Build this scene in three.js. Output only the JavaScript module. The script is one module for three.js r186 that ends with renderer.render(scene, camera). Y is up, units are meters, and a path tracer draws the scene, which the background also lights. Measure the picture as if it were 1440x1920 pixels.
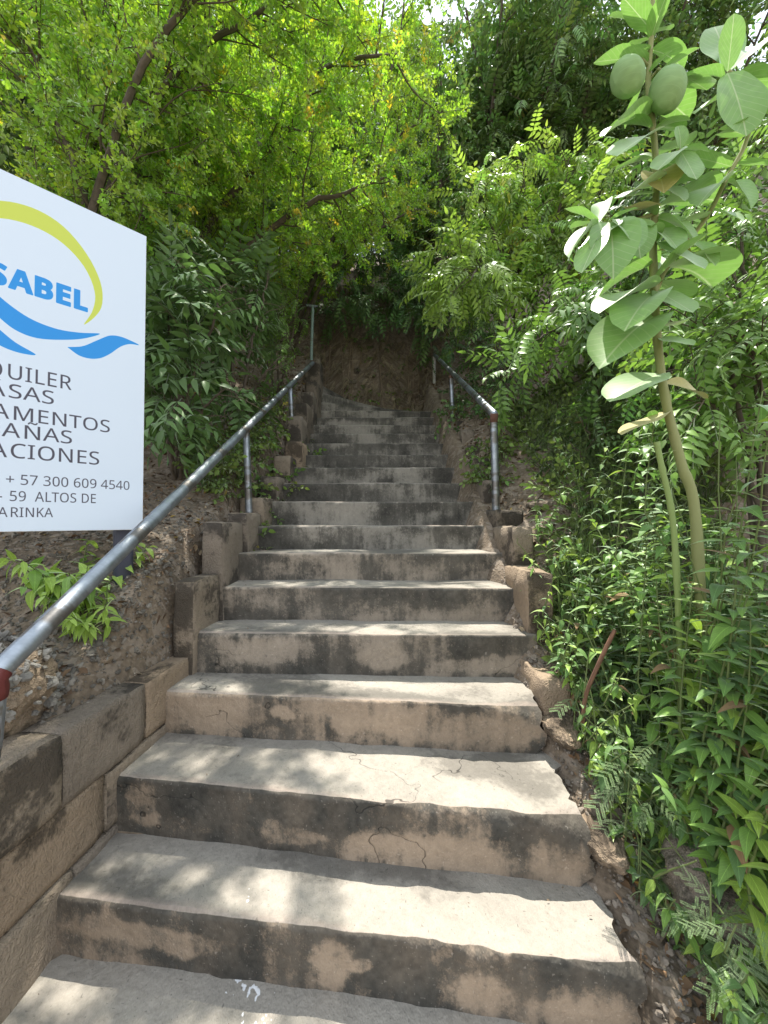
import * as THREE from 'three';
import { mergeGeometries } from 'three/addons/utils/BufferGeometryUtils.js';

// ---------------------------------------------------------------- camera, sky, sun, exposure
const scene = new THREE.Scene();
const EYE = 1.49;
const camera = new THREE.PerspectiveCamera(106.26, 0.75, 0.03, 400);
camera.position.set(0, EYE, 0);
camera.lookAt(0, EYE + Math.tan(THREE.MathUtils.degToRad(1.2)) * 10, -10);
const renderer = new THREE.WebGLRenderer({ antialias: true });
renderer.toneMapping = THREE.LinearToneMapping;
renderer.toneMappingExposure = 1.88;
renderer.shadowMap.enabled = true;
const SUN = new THREE.Vector3(0.18, 3.1, -1).normalize();
const sun = new THREE.DirectionalLight(new THREE.Color(1, 0.95, 0.86), 5);
sun.position.copy(SUN).multiplyScalar(60).add(new THREE.Vector3(0, 0, -6));
sun.target.position.set(0, 0, -6);
sun.castShadow = true;
Object.assign(sun.shadow.camera, { left: -25, right: 25, top: 25, bottom: -25, near: 1, far: 140 });
sun.shadow.mapSize.set(4096, 4096);
sun.shadow.radius = 1;
scene.add(sun, sun.target);
{
  const W = 512, H = 256, d = new Float32Array(W * H * 4);
  for (let r = 0; r < H; r++) for (let c = 0; c < W; c++) {
    const up = ((r + 0.5) / H - 0.5) * Math.PI, az = ((c + 0.5) / W - 0.5) * 2 * Math.PI;
    const x = Math.cos(az) * Math.cos(up), y = Math.sin(up), z = Math.sin(az) * Math.cos(up);
    const e = Math.max(0, y), k = Math.pow(1 - e, 2.2);
    const ang = Math.acos(Math.min(1, x * SUN.x + y * SUN.y + z * SUN.z));
    const glow = 0.55 * Math.exp(-ang / 0.35);
    const o = (r * W + c) * 4;
    d[o] = 0.68 + 0.46 * k + glow; d[o + 1] = 0.77 + 0.38 * k + glow; d[o + 2] = 0.9 + 0.25 * k + glow * 0.95; d[o + 3] = 1;
  }
  const t = new THREE.DataTexture(d, W, H, THREE.RGBAFormat, THREE.FloatType);
  t.mapping = THREE.EquirectangularReflectionMapping; t.magFilter = THREE.LinearFilter; t.minFilter = THREE.LinearFilter; t.needsUpdate = true;
  scene.background = t; scene.environment = t;
}

// ---------------------------------------------------------------- helpers
const V = (x, y, z) => new THREE.Vector3(x, y, z);
const lerp = THREE.MathUtils.lerp, clamp = THREE.MathUtils.clamp;
const sm = (a, b, x) => { const t = clamp((x - a) / (b - a), 0, 1); return t * t * (3 - 2 * t); };
function RNG(s) { return () => { s = (s + 0x6d2b79f5) | 0; let t = Math.imul(s ^ (s >>> 15), 1 | s); t = (t + Math.imul(t ^ (t >>> 7), 61 | t)) ^ t; return ((t ^ (t >>> 14)) >>> 0) / 4294967296; }; }
const TAB = new Float32Array(65536); { const r = RNG(77); for (let i = 0; i < 65536; i++) TAB[i] = r(); }
const hsh = (i, j, k) => TAB[(Math.imul(i, 73856093) ^ Math.imul(j, 19349663) ^ Math.imul(k, 83492791)) >>> 8 & 65535];
function n2(x, y, s = 0) {
  const i = Math.floor(x), j = Math.floor(y); let u = x - i, v = y - j; u = u * u * (3 - 2 * u); v = v * v * (3 - 2 * v);
  const a = hsh(i, j, s), b = hsh(i + 1, j, s), c = hsh(i, j + 1, s), d = hsh(i + 1, j + 1, s);
  return a + (b - a) * u + (c - a) * v + (a - b - c + d) * u * v;
}
function n3(x, y, z) {
  const k = Math.floor(z); let w = z - k; w = w * w * (3 - 2 * w);
  return lerp(n2(x, y, k * 7 + 13), n2(x, y, k * 7 + 20), w);
}
function fbm(x, y, s = 0, o = 4) { let a = 0, f = 0.5, t = 0; for (let i = 0; i < o; i++) { a += f * n2(x, y, s + i * 31); t += f; x *= 2.03; y *= 2.03; f *= 0.5; } return a / t; }
function fbm3(x, y, z, o = 3) { let a = 0, f = 0.5, t = 0; for (let i = 0; i < o; i++) { a += f * n3(x, y, z); t += f; x *= 2.1; y *= 2.1; z *= 2.1; f *= 0.5; } return a / t; }
const pl = (pts, x) => { if (x <= pts[0][0]) return pts[0][1]; for (let i = 1; i < pts.length; i++) if (x <= pts[i][0]) return lerp(pts[i - 1][1], pts[i][1], (x - pts[i - 1][0]) / (pts[i][0] - pts[i - 1][0])); return pts[pts.length - 1][1]; };
// a point of the place from its bearing in the photograph and its distance along the stair axis (used once, to survey positions)
const at = (px, py, D) => V((px - 720) / 720 * D, EYE + (975 - py) / 720 * D, -D);

const taken = new Map();
const numbered = (n) => { const k = taken.get(n) ?? 0; taken.set(n, k + 1); return k ? n + '_' + String(k).padStart(3, '0') : n; };
function thing(name, label, category, pos = [0, 0, 0], turn = 0, group) {
  const o = new THREE.Group(); o.name = numbered(name); o.position.set(...pos); o.rotation.y = turn; o.userData = { label, category };
  if (group) o.userData.group = group; scene.add(o); return o;
}
function mesh(name, geo, mat, parent = scene) { const m = new THREE.Mesh(geo, mat); m.name = parent === scene ? numbered(name) : name; m.castShadow = m.receiveShadow = true; parent.add(m); return m; }
function structure(name, geo, mat, label) { const m = mesh(name, geo, mat); m.userData = { kind: 'structure', label }; return m; }
function geom(pos, idx, uv, col) {
  const g = new THREE.BufferGeometry(); g.setAttribute('position', new THREE.Float32BufferAttribute(pos, 3)); g.setIndex(idx);
  g.setAttribute('uv', new THREE.Float32BufferAttribute(uv ?? new Float32Array(pos.length / 3 * 2), 2));
  if (col) g.setAttribute('color', new THREE.Float32BufferAttribute(col, 3));
  g.computeVertexNormals(); return g;
}
function tex(w, h, f, srgb = true) {   // f(x, y, out) with out linear 0..1
  const d = new Uint8Array(w * h * 4), o = [0, 0, 0];
  const enc = (v) => { v = clamp(v, 0, 1); return srgb ? (v <= 0.0031308 ? v * 12.92 : 1.055 * Math.pow(v, 1 / 2.4) - 0.055) * 255 : v * 255; };
  for (let y = 0; y < h; y++) for (let x = 0; x < w; x++) { f(x, y, o); const i = (y * w + x) * 4; d[i] = enc(o[0]); d[i + 1] = enc(o[1]); d[i + 2] = enc(o[2]); d[i + 3] = 255; }
  const t = new THREE.DataTexture(d, w, h); if (srgb) t.colorSpace = THREE.SRGBColorSpace;
  t.magFilter = THREE.LinearFilter; t.minFilter = THREE.LinearMipmapLinearFilter; t.generateMipmaps = true; t.wrapS = t.wrapT = THREE.RepeatWrapping; t.needsUpdate = true; return t;
}
const wrapN = (x, y, n, f, s) => { // tiling noise on an n-pixel square, f cells
  const u = x / n * f, v = y / n * f, i = Math.floor(u), j = Math.floor(v); let a = u - i, b = v - j; a = a * a * (3 - 2 * a); b = b * b * (3 - 2 * b);
  const m = (q) => ((q % f) + f) % f, A = hsh(m(i), m(j), s), B = hsh(m(i + 1), m(j), s), C = hsh(m(i), m(j + 1), s), D = hsh(m(i + 1), m(j + 1), s);
  return A + (B - A) * a + (C - A) * b + (A - B - C + D) * a * b;
};
const wfbm = (x, y, n, f, s, o = 4) => { let a = 0, w = 0.5, t = 0; for (let i = 0; i < o; i++) { a += w * wrapN(x, y, n, f, s + i * 17); t += w; f *= 2; w *= 0.5; } return a / t; };
const std = (o) => new THREE.MeshStandardMaterial({ side: THREE.DoubleSide, ...o });
const leafMat = (r, g, b, o = {}) => new THREE.MeshPhysicalMaterial({ color: new THREE.Color().setRGB(r, g, b), roughness: 0.95, transmission: 0.42, thickness: 0, side: THREE.DoubleSide, vertexColors: true, clearcoat: 0.35, clearcoatRoughness: 0.38, ...o });

// a swept, tapering round bar
function tube(pts, radii, sides = 6, uvLen = 0.5) {
  const pos = [], idx = [], uv = []; let n = null, len = 0;
  for (let i = 0; i < pts.length; i++) {
    const t = (i < pts.length - 1 ? pts[i + 1].clone().sub(pts[Math.max(0, i - 1)]) : pts[i].clone().sub(pts[i - 1])).normalize();
    if (!n) n = Math.abs(t.y) < 0.9 ? V(0, 1, 0) : V(1, 0, 0);
    n = n.clone().sub(t.clone().multiplyScalar(n.dot(t))).normalize();
    const b = t.clone().cross(n), r = Array.isArray(radii) ? radii[i] : radii;
    if (i) len += pts[i].distanceTo(pts[i - 1]);
    for (let k = 0; k <= sides; k++) {
      const a = k / sides * Math.PI * 2, p = pts[i].clone().addScaledVector(n, Math.cos(a) * r).addScaledVector(b, Math.sin(a) * r);
      pos.push(p.x, p.y, p.z); uv.push(k / sides * 0.3, len / uvLen);
    }
  }
  const w = sides + 1;
  for (let i = 0; i < pts.length - 1; i++) for (let k = 0; k < sides; k++) { const a = i * w + k; idx.push(a, a + 1, a + w, a + 1, a + w + 1, a + w); }
  for (const e of [0, pts.length - 1]) { const c = pos.length / 3; pos.push(pts[e].x, pts[e].y, pts[e].z); uv.push(0, 0); for (let k = 0; k < sides; k++) e ? idx.push(c, e * w + k, e * w + k + 1) : idx.push(c, k + 1, k); }
  return geom(pos, idx, uv);
}
const curve = (pts, n) => new THREE.CatmullRomCurve3(pts).getPoints(n);

// ---------------------------------------------------------------- surface materials
const CON = tex(1024, 1024, (x, y, o) => {
  const a = wfbm(x, y, 1024, 4, 1, 5), b = wfbm(x, y, 1024, 64, 9, 3), m = sm(0.44, 0.68, wfbm(x, y, 1024, 5, 40, 5) + 0.3 * (b - 0.5));
  const k = 0.72 + 0.45 * a + 0.3 * (b - 0.5), d = 1 - 0.72 * m;
  o[0] = 0.34 * k * d; o[1] = 0.275 * k * d; o[2] = 0.205 * k * d;
});
const CONB = tex(1024, 1024, (x, y, o) => { o[0] = o[1] = o[2] = 0.6 * wfbm(x, y, 1024, 24, 5, 5) + 0.4 * wfbm(x, y, 1024, 200, 6, 2); }, false);
const mCon = std({ map: CON, bumpMap: CONB, bumpScale: 0.012, roughness: 0.95 });
const DIRT = tex(1024, 1024, (x, y, o) => {
  const a = wfbm(x, y, 1024, 6, 21, 5), b = wfbm(x, y, 1024, 90, 22, 3), c = wfbm(x, y, 1024, 40, 23, 3), k = 0.5 + 0.7 * a + 0.7 * (b - 0.5), s = sm(0.56, 0.62, c);
  o[0] = lerp(0.19 * k, 0.3, s * 0.5); o[1] = lerp(0.146 * k, 0.25, s * 0.5); o[2] = lerp(0.104 * k, 0.2, s * 0.5);
});
const DIRTB = tex(1024, 1024, (x, y, o) => { o[0] = o[1] = o[2] = 0.5 * wfbm(x, y, 1024, 20, 25, 4) + 0.5 * wfbm(x, y, 1024, 120, 26, 3); }, false);
const mDirt = std({ map: DIRT, bumpMap: DIRTB, bumpScale: 0.012, roughness: 1 });
const BARK = tex(256, 512, (x, y, o) => { const a = wfbm(x * 2, y * 0.5, 512, 24, 3, 4), k = 0.45 + 0.9 * a; o[0] = 0.105 * k; o[1] = 0.082 * k; o[2] = 0.06 * k; });
const mBark = std({ map: BARK, roughness: 0.95 });
const mTwig = std({ color: new THREE.Color().setRGB(0.09, 0.07, 0.045), roughness: 0.95 });
const GALV = tex(256, 512, (x, y, o) => { const a = wfbm(x, y, 512, 12, 61, 4), b = wfbm(x, y, 512, 80, 62, 2), m = sm(0.58, 0.72, wfbm(x, y, 512, 7, 63, 4)); const k = 0.75 + 0.4 * a + 0.2 * (b - 0.5); o[0] = lerp(0.34, 0.2, m) * k; o[1] = lerp(0.37, 0.19, m) * k; o[2] = lerp(0.41, 0.18, m) * k; });
const GALVR = tex(256, 512, (x, y, o) => { o[0] = o[1] = o[2] = 0.3 + 0.35 * wfbm(x, y, 512, 14, 66, 4); }, false);
const mRust = std({ color: new THREE.Color().setRGB(0.13, 0.075, 0.05), roughness: 0.95 });
const mGalv = std({ map: GALV, roughnessMap: GALVR, roughness: 1, metalness: 0.9 });

// ---------------------------------------------------------------- the stair line, surveyed: tread height, nosing left x / distance, nosing right x / distance
const ST = [
  [0, -1.16, 1.05, 0.74, 0.86], [0.2, -1.11, 1.346, 0.735, 1.126], [0.43, -1.09, 1.607, 0.72, 1.375], [0.64, -1.07, 1.92, 0.71, 1.76], [0.865, -1.02, 2.14, 0.79, 2.09],
  [1.07, -1.0, 2.42, 0.795, 2.37], [1.258, -0.985, 2.68, 0.8, 2.7], [1.443, -0.98, 3.02, 0.81, 3.03], [1.65, -0.96, 3.37, 0.8, 3.36], [1.845, -0.95, 3.71, 0.79, 3.7], [2.045, -0.95, 4.05, 0.815, 4.05],
  [2.24, -0.95, 4.4, 0.835, 4.39], [2.44, -0.95, 4.73, 0.85, 4.74], [2.63, -0.955, 5.04, 0.85, 5.05], [2.815, -0.965, 5.32, 0.85, 5.33], [2.995, -0.985, 5.6, 0.83, 5.6], [3.178, -0.99, 5.88, 0.83, 5.92]];
const stairY = (D) => pl(ST.map((s) => [(s[2] + s[4]) / 2, s[0]]).concat([[6.5, 3.6], [7.2, 3.9]]), D);

// ---------------------------------------------------------------- terrain
const LT = [[0, 0.1], [0.5, 0.3], [1.0, 0.62], [1.4, 0.72], [1.7, 0.92], [2.0, 1.16], [2.6, 1.45], [3.1, 1.72], [4, 2.28], [5, 2.9], [6, 3.6], [7, 4.5], [8, 5.5]];
const RT = [[0, -0.05], [0.7, 0.02], [1.1, 0.13], [1.27, 0.2], [1.38, 0.27], [1.5, 0.4], [1.7, 0.5], [1.9, 0.66], [2.4, 1.02], [2.8, 1.3], [3.3, 1.66], [4, 2.15], [5, 2.78], [6, 3.4], [7, 4.0], [8, 4.9]];
function terrain(x, D) {
  const rough = (fbm(x * 1.7, D * 1.7, 5) - 0.5) * 0.16 + (fbm(x * 7, D * 7, 8, 3) - 0.5) * 0.05;
  const l = pl(LT, D) + 0.28 * clamp(-1.2 - x, 0, 6) * sm(0.6, 2, D), r = pl(RT, D) + (0.15 + 0.55 * sm(1.6, 3, D)) * clamp(x - 0.9, 0, 6) * sm(0.5, 1.5, D);
  let c = stairY(D) - 0.3 - 0.1 * sm(1.2, 0.8, D);
  const cw = sm(6.25, 6.7, D); c = lerp(c, 3.2, cw);
  let y = x < 0 ? lerp(l, c, sm(-1.24, -1.13, x)) : lerp(c, r, sm(0.66, 0.8, x + 0.07 * (fbm(D * 6, 3, 15, 3) - 0.5)));
  const cliff = sm(7.0, 7.75, D + 0.35 * (fbm(x * 1.3, 2, 4) - 0.5) + 0.25 * sm(0.4, 1.2, x) + 0.1 * sm(-0.8, -1.6, x));
  if (D > 6.5) y = lerp(y, Math.max(y, 6.1 + 0.75 * (D - 7.7)), cliff);
  if (D > 8.2) y = 6.1 + 0.75 * (D - 7.7) + (fbm(x * 0.4, D * 0.4, 3) - 0.5) * 1.2 * sm(8.2, 10, D);
  if (D > 24) y = 18.3 + 0.25 * (D - 24);
  return y + rough * (Math.abs(x + 0.12) < 1.0 && D < 6.3 ? 0.1 : 1);
}
{
  const warp = (lo, hi, fine0, fine1, st, coarse) => { const a = []; for (let v = lo; v < fine0; v += coarse) a.push(v); for (let v = fine0; v < fine1; v += st) a.push(v); for (let v = fine1; v <= hi; v += coarse) a.push(v); return a; };
  const xs = warp(-32, 32, -3.2, 3.2, 0.05, 0.8), ds = warp(0, 40, 0, 8.6, 0.05, 0.8), pos = [], idx = [], uv = [];
  for (const D of ds) for (const x of xs) { pos.push(x, terrain(x, D), -D); const yy = terrain(x, D); uv.push((x + (x < -0.1 ? -0.8 : 0.8) * yy) / 1.6, (D + yy * 0.5) / 1.6); }
  const w = xs.length;
  for (let i = 0; i < ds.length - 1; i++) for (let j = 0; j < w - 1; j++) { const a = i * w + j; idx.push(a, a + 1, a + w, a + 1, a + w + 1, a + w); }
  structure('hillside', geom(pos, idx, uv), mDirt, 'steep brown earth hillside on both sides of the concrete stairs');
  const g = new THREE.PlaneGeometry(300, 300); g.rotateX(-Math.PI / 2); g.translate(0, -0.14, 60); const u = g.attributes.uv; for (let i = 0; i < u.count; i++) u.setXY(i, u.getX(i) * 150, u.getY(i) * 150);
  structure('ground', g, std({ map: CON, color: new THREE.Color().setRGB(0.8, 0.85, 0.9), roughness: 1 }), 'flat paved ground at the foot of the stairs');
}

// ---------------------------------------------------------------- concrete staircase, one part per step
function stepTexture(first, count, W, rows) {
  const H = rows * count;
  const blobs = { // pale bare patches on the black-stained risers: x m, height above tread below m, half sizes
    1: [[-0.72, 0.1, 0.2, 0.045, 1], [-0.16, 0.09, 0.06, 0.085, 1], [-0.06, 0.11, 0.05, 0.025, 1], [0.28, 0.06, 0.1, 0.06, 0.8], [0.62, 0.05, 0.13, 0.08, 0.7], [-0.95, 0.13, 0.08, 0.05, 0.7]],
    2: [[-0.98, 0.12, 0.07, 0.12, 1], [-0.75, 0.05, 0.3, 0.03, 0.6], [0.05, 0.05, 0.34, 0.07, 1], [-0.35, 0.07, 0.12, 0.04, 0.8], [0.62, 0.1, 0.1, 0.12, 0.9]],
    3: [[-0.85, 0.1, 0.2, 0.1, 1], [-0.2, 0.12, 0.06, 0.07, 0.9], [0.18, 0.1, 0.16, 0.09, 0.9], [0.52, 0.1, 0.2, 0.12, 1], [-0.5, 0.14, 0.05, 0.03, 0.9]],
    4: [[-0.6, 0.12, 0.2, 0.08, 1], [0.0, 0.1, 0.12, 0.07, 0.9], [0.6, 0.06, 0.25, 0.05, 1]] };
  const f = (x, y, o, bump) => {
    const k = first + Math.floor(y / rows), s = (y % rows) / rows * 0.62, X = x / W * 2.2 - 1.3, hr = k ? ST[k] ? ST[k][0] - ST[Math.max(0, k - 1)][0] : 0.19 : 0.2;
    const sd = k * 57, fine = n2(X * 420, s * 420, sd + 3), mid = fbm(X * 60, s * 60, sd + 5, 3), big = fbm(X * 2.6 + k * 3, s * 4, sd + 7, 5);
    const crack = k > 0 && k < 7 ? sm(0.0035, 0.001, Math.abs(fbm(X * 2.3 + k * 4, s * 3.1, sd + 41, 5) - 0.5)) * sm(0.56, 0.66, fbm(X * 1.7, s * 2, sd + 43, 2)) : 0;
    if (bump) { return -0.5 * crack + 0.45 * mid + 0.3 * fine + 0.25 * fbm(X * 18, s * 18, sd + 2, 3); }
    const riser = s < hr;
    const warm = k < 4 ? 1 : k < 7 ? 0.55 : 0.15;
    if (riser) {
      let t = 0.1 + 0.35 * (s / hr);     // growth starts under the nosing, where water drips
      let m = fbm(X * 3.4 + k * 9, s * 5, sd + 11, 5) + 0.3 * (fbm(X * 34, s * 5, sd + 13, 3) - 0.5) + 0.28 * (mid - 0.5) + 0.12 * (fbm(X * 150, s * 110, sd + 14, 2) - 0.5);
      let cover = (k < 3 ? 0.31 : k < 5 ? 0.2 : k < 8 ? 0.14 : 0.13) + 0.3 * (t - 0.25);
      const wx = X + 0.12 * (fbm(X * 9, s * 9, sd + 71, 4) - 0.5), ws = s + 0.08 * (fbm(X * 9, s * 9, sd + 72, 4) - 0.5);
      for (const b of blobs[k] ?? []) { const q = Math.hypot((wx - b[0]) / b[2], (ws - b[1]) / b[3]); cover -= 0.36 * b[4] * sm(1.5, 0.6, q); }
      const mold = sm(0.4, 0.78, m + cover + 0.12 * (fine - 0.5)) * (0.72 + 0.4 * fbm(X * 12, s * 6, sd + 15, 4)), mc = 0.6 + 0.9 * fbm(X * 7, s * 9, sd + 16, 4);
      const kk = 0.7 + 0.5 * big + 0.35 * (mid - 0.5) + 0.18 * (fine - 0.5);
      o[0] = lerp(lerp(0.25, 0.33, warm) * kk, (0.028 + 0.05 * mid) * mc, Math.min(1, mold)); o[1] = lerp(lerp(0.235, 0.255, warm) * kk, (0.026 + 0.046 * mid) * mc, Math.min(1, mold)); o[2] = lerp(lerp(0.205, 0.185, warm) * kk, (0.022 + 0.038 * mid) * mc, Math.min(1, mold));
      if (n2(X * 160, s * 160, sd + 30) > 0.93) { o[0] += 0.1; o[1] += 0.09; o[2] += 0.08; }
    } else {
      const e = s - hr, kk = 0.78 + 0.42 * big + 0.3 * (mid - 0.5) + 0.2 * (fine - 0.5);
      const st = sm(0.44, 0.68, fbm(X * 2.2 + 5, e * 4, sd + 17, 5) + 0.25 * (mid - 0.5)) * 0.5, edge = sm(0.035, 0.0, e + 0.03 * (fbm(X * 14, e * 30, sd + 19, 3) - 0.5));
      const speck = n2(X * 150, e * 150, sd + 31) < 0.06 ? 0.6 : 1;
      o[0] = lerp(0.295 * kk * (1 - st), 0.33 * kk, edge * 0.6) * speck; o[1] = lerp(0.268 * kk * (1 - st), 0.265 * kk, edge * 0.6) * speck; o[2] = lerp(0.228 * kk * (1 - st), 0.22 * kk, edge * 0.6) * speck;
    }
    if (crack > 0) for (let c = 0; c < 3; c++) o[c] *= 1 - 0.7 * crack;
    // splashes of white paint
    const sp = k === 1 && !riser ? Math.exp(-Math.pow((X + 0.45 - (s - 0.3) * 0.4) / 0.04, 2)) * sm(0.21, 0.24, s) * sm(0.4, 0.3, s) : k === 0 ? Math.exp(-Math.pow((X + 0.42) / 0.09, 2)) * sm(0.3, 0.36, s) : 0;
    if (sp > 0 && n2(X * 110, s * 110, 900) * 0.6 + n2(X * 50, s * 50, 901) * 0.4 > 1 - 0.27 * sp) { o[0] = o[1] = o[2] = 0.78; }
  };
  return [tex(W, H, (x, y, o) => f(x, y, o, false)), tex(W / 2, H / 2, (x, y, o) => { o[0] = o[1] = o[2] = f(x * 2, y * 2, o, true); }, false)];
}
const NEARN = 6, NEARR = 340, FARR = 128, NST = 21;
const [SN, SNB] = stepTexture(0, NEARN, 2048, NEARR), [SF, SFB] = stepTexture(NEARN, NST - NEARN, 1024, FARR);
const mStepN = std({ map: SN, bumpMap: SNB, bumpScale: 0.006, roughness: 0.93 }), mStepF = std({ map: SF, bumpMap: SFB, bumpScale: 0.006, roughness: 0.95 });
const stairs = thing('staircase', 'long stained concrete staircase climbing the hillside and turning left at the top', 'stairs');
function step(k, A, B, H, hr, dL, dR) {   // A, B nosing ends in plan [x, D]
  const near = k < NEARN, nu = near ? 150 : 44, dir = [B[0] - A[0], B[1] - A[1]], len = Math.hypot(...dir), nx = dir[1] / len, nd = -dir[0] / len; // n points downstairs
  const prof = (u) => {
    const x = lerp(A[0], B[0], u), broken = k >= 1 && k <= 3 ? 0.12 + 0.88 * sm(-0.1, 0.35, x + (k === 3 ? -0.25 : 0)) : 0.14;
    const chip = Math.max(0, fbm(x * 7 + k * 11, k * 3.3, 91, 4) - 0.46) * 2.2 * broken, r = 0.008 + 0.014 * fbm(x * 9, k, 93, 4) + 0.1 * chip + (k >= 2 && k <= 3 ? 0.10 * sm(0.5, 0.75, x) * (0.5 + fbm(x * 10, k, 95, 3)) : 0) + (k === 1 ? 0.05 * sm(0.55, 0.75, x) : 0);
    const pts = [], nr = near ? 14 : 5, na = near ? 8 : 4, nt = near ? 16 : 5, dep = lerp(dL, dR, u), y0 = H - hr - 0.05;
    for (let i = 0; i <= nr; i++) pts.push([-0.012 * (1 - i / nr), lerp(y0, H - r, i / nr)]);
    for (let i = 1; i < na; i++) { const a = i / na * Math.PI / 2; pts.push([-r + r * Math.cos(a), H - r + r * Math.sin(a)]); }
    for (let i = 0; i <= nt; i++) pts.push([lerp(-r, -dep - 0.07, i / nt), H]);
    return pts;
  };
  const pos = [], uv = [], idx = []; let m = 0;
  for (let i = 0; i <= nu; i++) {
    const u = i / nu, P = prof(u); m = P.length;
    const jag = k > 0 && k < 4 ? sm(0.93, 1, u) : 0;
    const x = lerp(A[0], B[0], u), d = lerp(A[1], B[1], u), wob = (fbm(x * 2.2, k * 5.1, 97, 3) - 0.5) * 0.014;
    let s = 0;
    for (let j = 0; j < m; j++) {
      const [o, y] = P[j]; if (j) s += Math.hypot(o - P[j - 1][0], y - P[j - 1][1]);
      const q = o + wob * (o > -0.1 ? 1 : 0.2) , nz = (fbm3(x * 9, y * 9, d * 9 + o * 9, 4) - 0.5) * 0.016, roughE = (fbm3(x * 30, y * 30, o * 30 + k, 3) - 0.5) * 0.02 * (k < 4 ? sm(0.1, 0.4, x) : 0.2) * sm(0.12, 0.0, Math.abs(y - H) + Math.max(0, -o));
      const X = x + nx * (q + nz + roughE) + jag * (fbm3(y * 12, o * 12, k, 3) - 0.5) * 0.12, D = d + nd * (q + nz + roughE);
      pos.push(X, y + (y > H - 0.001 ? nz * 0.35 + (fbm(X * 3, D * 3, 99, 3) - 0.5) * 0.02 : 0) + roughE * 0.5, -D);
      const sv = clamp((s - 0.05) / 0.62, 0.004, 0.996), row = near ? (k + sv) / NEARN : (k - NEARN + sv) / (NST - NEARN);
      uv.push((X + 1.3) / 2.2, row);
    }
  }
  for (let i = 0; i < nu; i++) for (let j = 0; j < m - 1; j++) { const a = i * m + j; idx.push(a, a + m, a + 1, a + 1, a + m, a + m + 1); }
  for (const i of [0, nu]) { // ends
    const c = pos.length / 3; const last = i * m + m - 1, fst = i * m;
    pos.push(pos[last * 3], pos[fst * 3 + 1], pos[last * 3 + 2]); uv.push(uv[last * 2], uv[last * 2 + 1]);
    const ring = pos.length / 3; for (let j = 0; j < m; j++) { const a = (fst + j) * 3; pos.push(pos[a], pos[a + 1], pos[a + 2]); uv.push(uv[(fst + j) * 2] - 0.02 * (j / m), uv[(fst + j) * 2 + 1]); }
    for (let j = 0; j < m - 1; j++) i ? idx.push(c, ring + j + 1, ring + j) : idx.push(c, ring + j, ring + j + 1);
  }
  mesh('step', geom(pos, idx, uv), near ? mStepN : mStepF, stairs);
}
for (let k = 0; k < ST.length; k++) {
  const s = ST[k], n = ST[k + 1] ?? [3.36, -1, 6.05, 0.85, 6.7];
  step(k, [s[1] - 0.03, s[2]], [s[3] + (k > 3 ? 0.04 : 0), s[4]], s[0], k ? s[0] - ST[k - 1][0] : 0.25, n[2] - s[2], n[4] - s[4]);
}
step(17, [-1.03, 6.04], [0.9, 6.68], 3.36, 0.18, 0.12, 0.8);
step(18, [-1.04, 6.16], [0.25, 7.25], 3.55, 0.19, 0.12, 0.9);
step(19, [-1.1, 6.24], [-0.55, 7.35], 3.74, 0.19, 0.1, 0.6);
step(20, [-1.3, 6.3], [-1.3, 7.5], 3.95, 0.21, 0.5, 0.6);

// ---------------------------------------------------------------- rough masonry blocks
function blockGeo(w, h, d, seed, amp = 0.02, seg = 7, round = 0.025) {
  const g = new THREE.BoxGeometry(w, h, d, seg, seg, seg), p = g.attributes.position, uv = g.attributes.uv, nn = g.attributes.normal;
  for (let i = 0; i < p.count; i++) {
    let x = p.getX(i), y = p.getY(i), z = p.getZ(i);
    const ax = Math.abs(nn.getX(i)), ay = Math.abs(nn.getY(i));
    if (ax > 0.5) uv.setXY(i, (z + seed * 1.37) / 0.9, (y + seed * 0.73) / 0.9); else if (ay > 0.5) uv.setXY(i, (x + seed * 1.1) / 0.9, (z + seed) / 0.9); else uv.setXY(i, (x + seed * 0.9) / 0.9, (y + seed * 0.4) / 0.9);
    const rx = Math.max(0, Math.abs(x) - w / 2 + round), ry = Math.max(0, Math.abs(y) - h / 2 + round), rz = Math.max(0, Math.abs(z) - d / 2 + round), q = Math.hypot(rx, ry, rz);
    if (q > round) { const f = round / q; x -= Math.sign(x) * rx * (1 - f); y -= Math.sign(y) * ry * (1 - f); z -= Math.sign(z) * rz * (1 - f); }
    const L = 7, a = amp;
    x += (fbm3(x * L + seed * 5.1, y * L, z * L, 3) - 0.5) * 2 * a; y += (fbm3(x * L, y * L + seed * 3.7, z * L + 9, 3) - 0.5) * 2 * a; z += (fbm3(x * L + 4, y * L, z * L + seed * 2.9, 3) - 0.5) * 2 * a;
    p.setXYZ(i, x, y, z);
  }
  g.computeVertexNormals();
  // weld the look of shared edges
  const map = new Map(); for (let i = 0; i < p.count; i++) { const key = [p.getX(i), p.getY(i), p.getZ(i)].map((v) => Math.round(v * 2000)).join(); (map.get(key) ?? map.set(key, []).get(key)).push(i); }
  for (const l of map.values()) if (l.length > 1) { const s = V(0, 0, 0); for (const i of l) s.add(V(nn.getX(i), nn.getY(i), nn.getZ(i))); s.normalize(); for (const i of l) nn.setXYZ(i, s.x, s.y, s.z); }
  return g;
}
const mBlock = [[0.78, 0.77, 0.76], [0.64, 0.65, 0.68], [0.86, 0.8, 0.74], [0.5, 0.5, 0.5]].map((c) => std({ map: CON, bumpMap: CONB, bumpScale: 0.014, roughness: 0.96, color: new THREE.Color().setRGB(...c) }));
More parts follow.
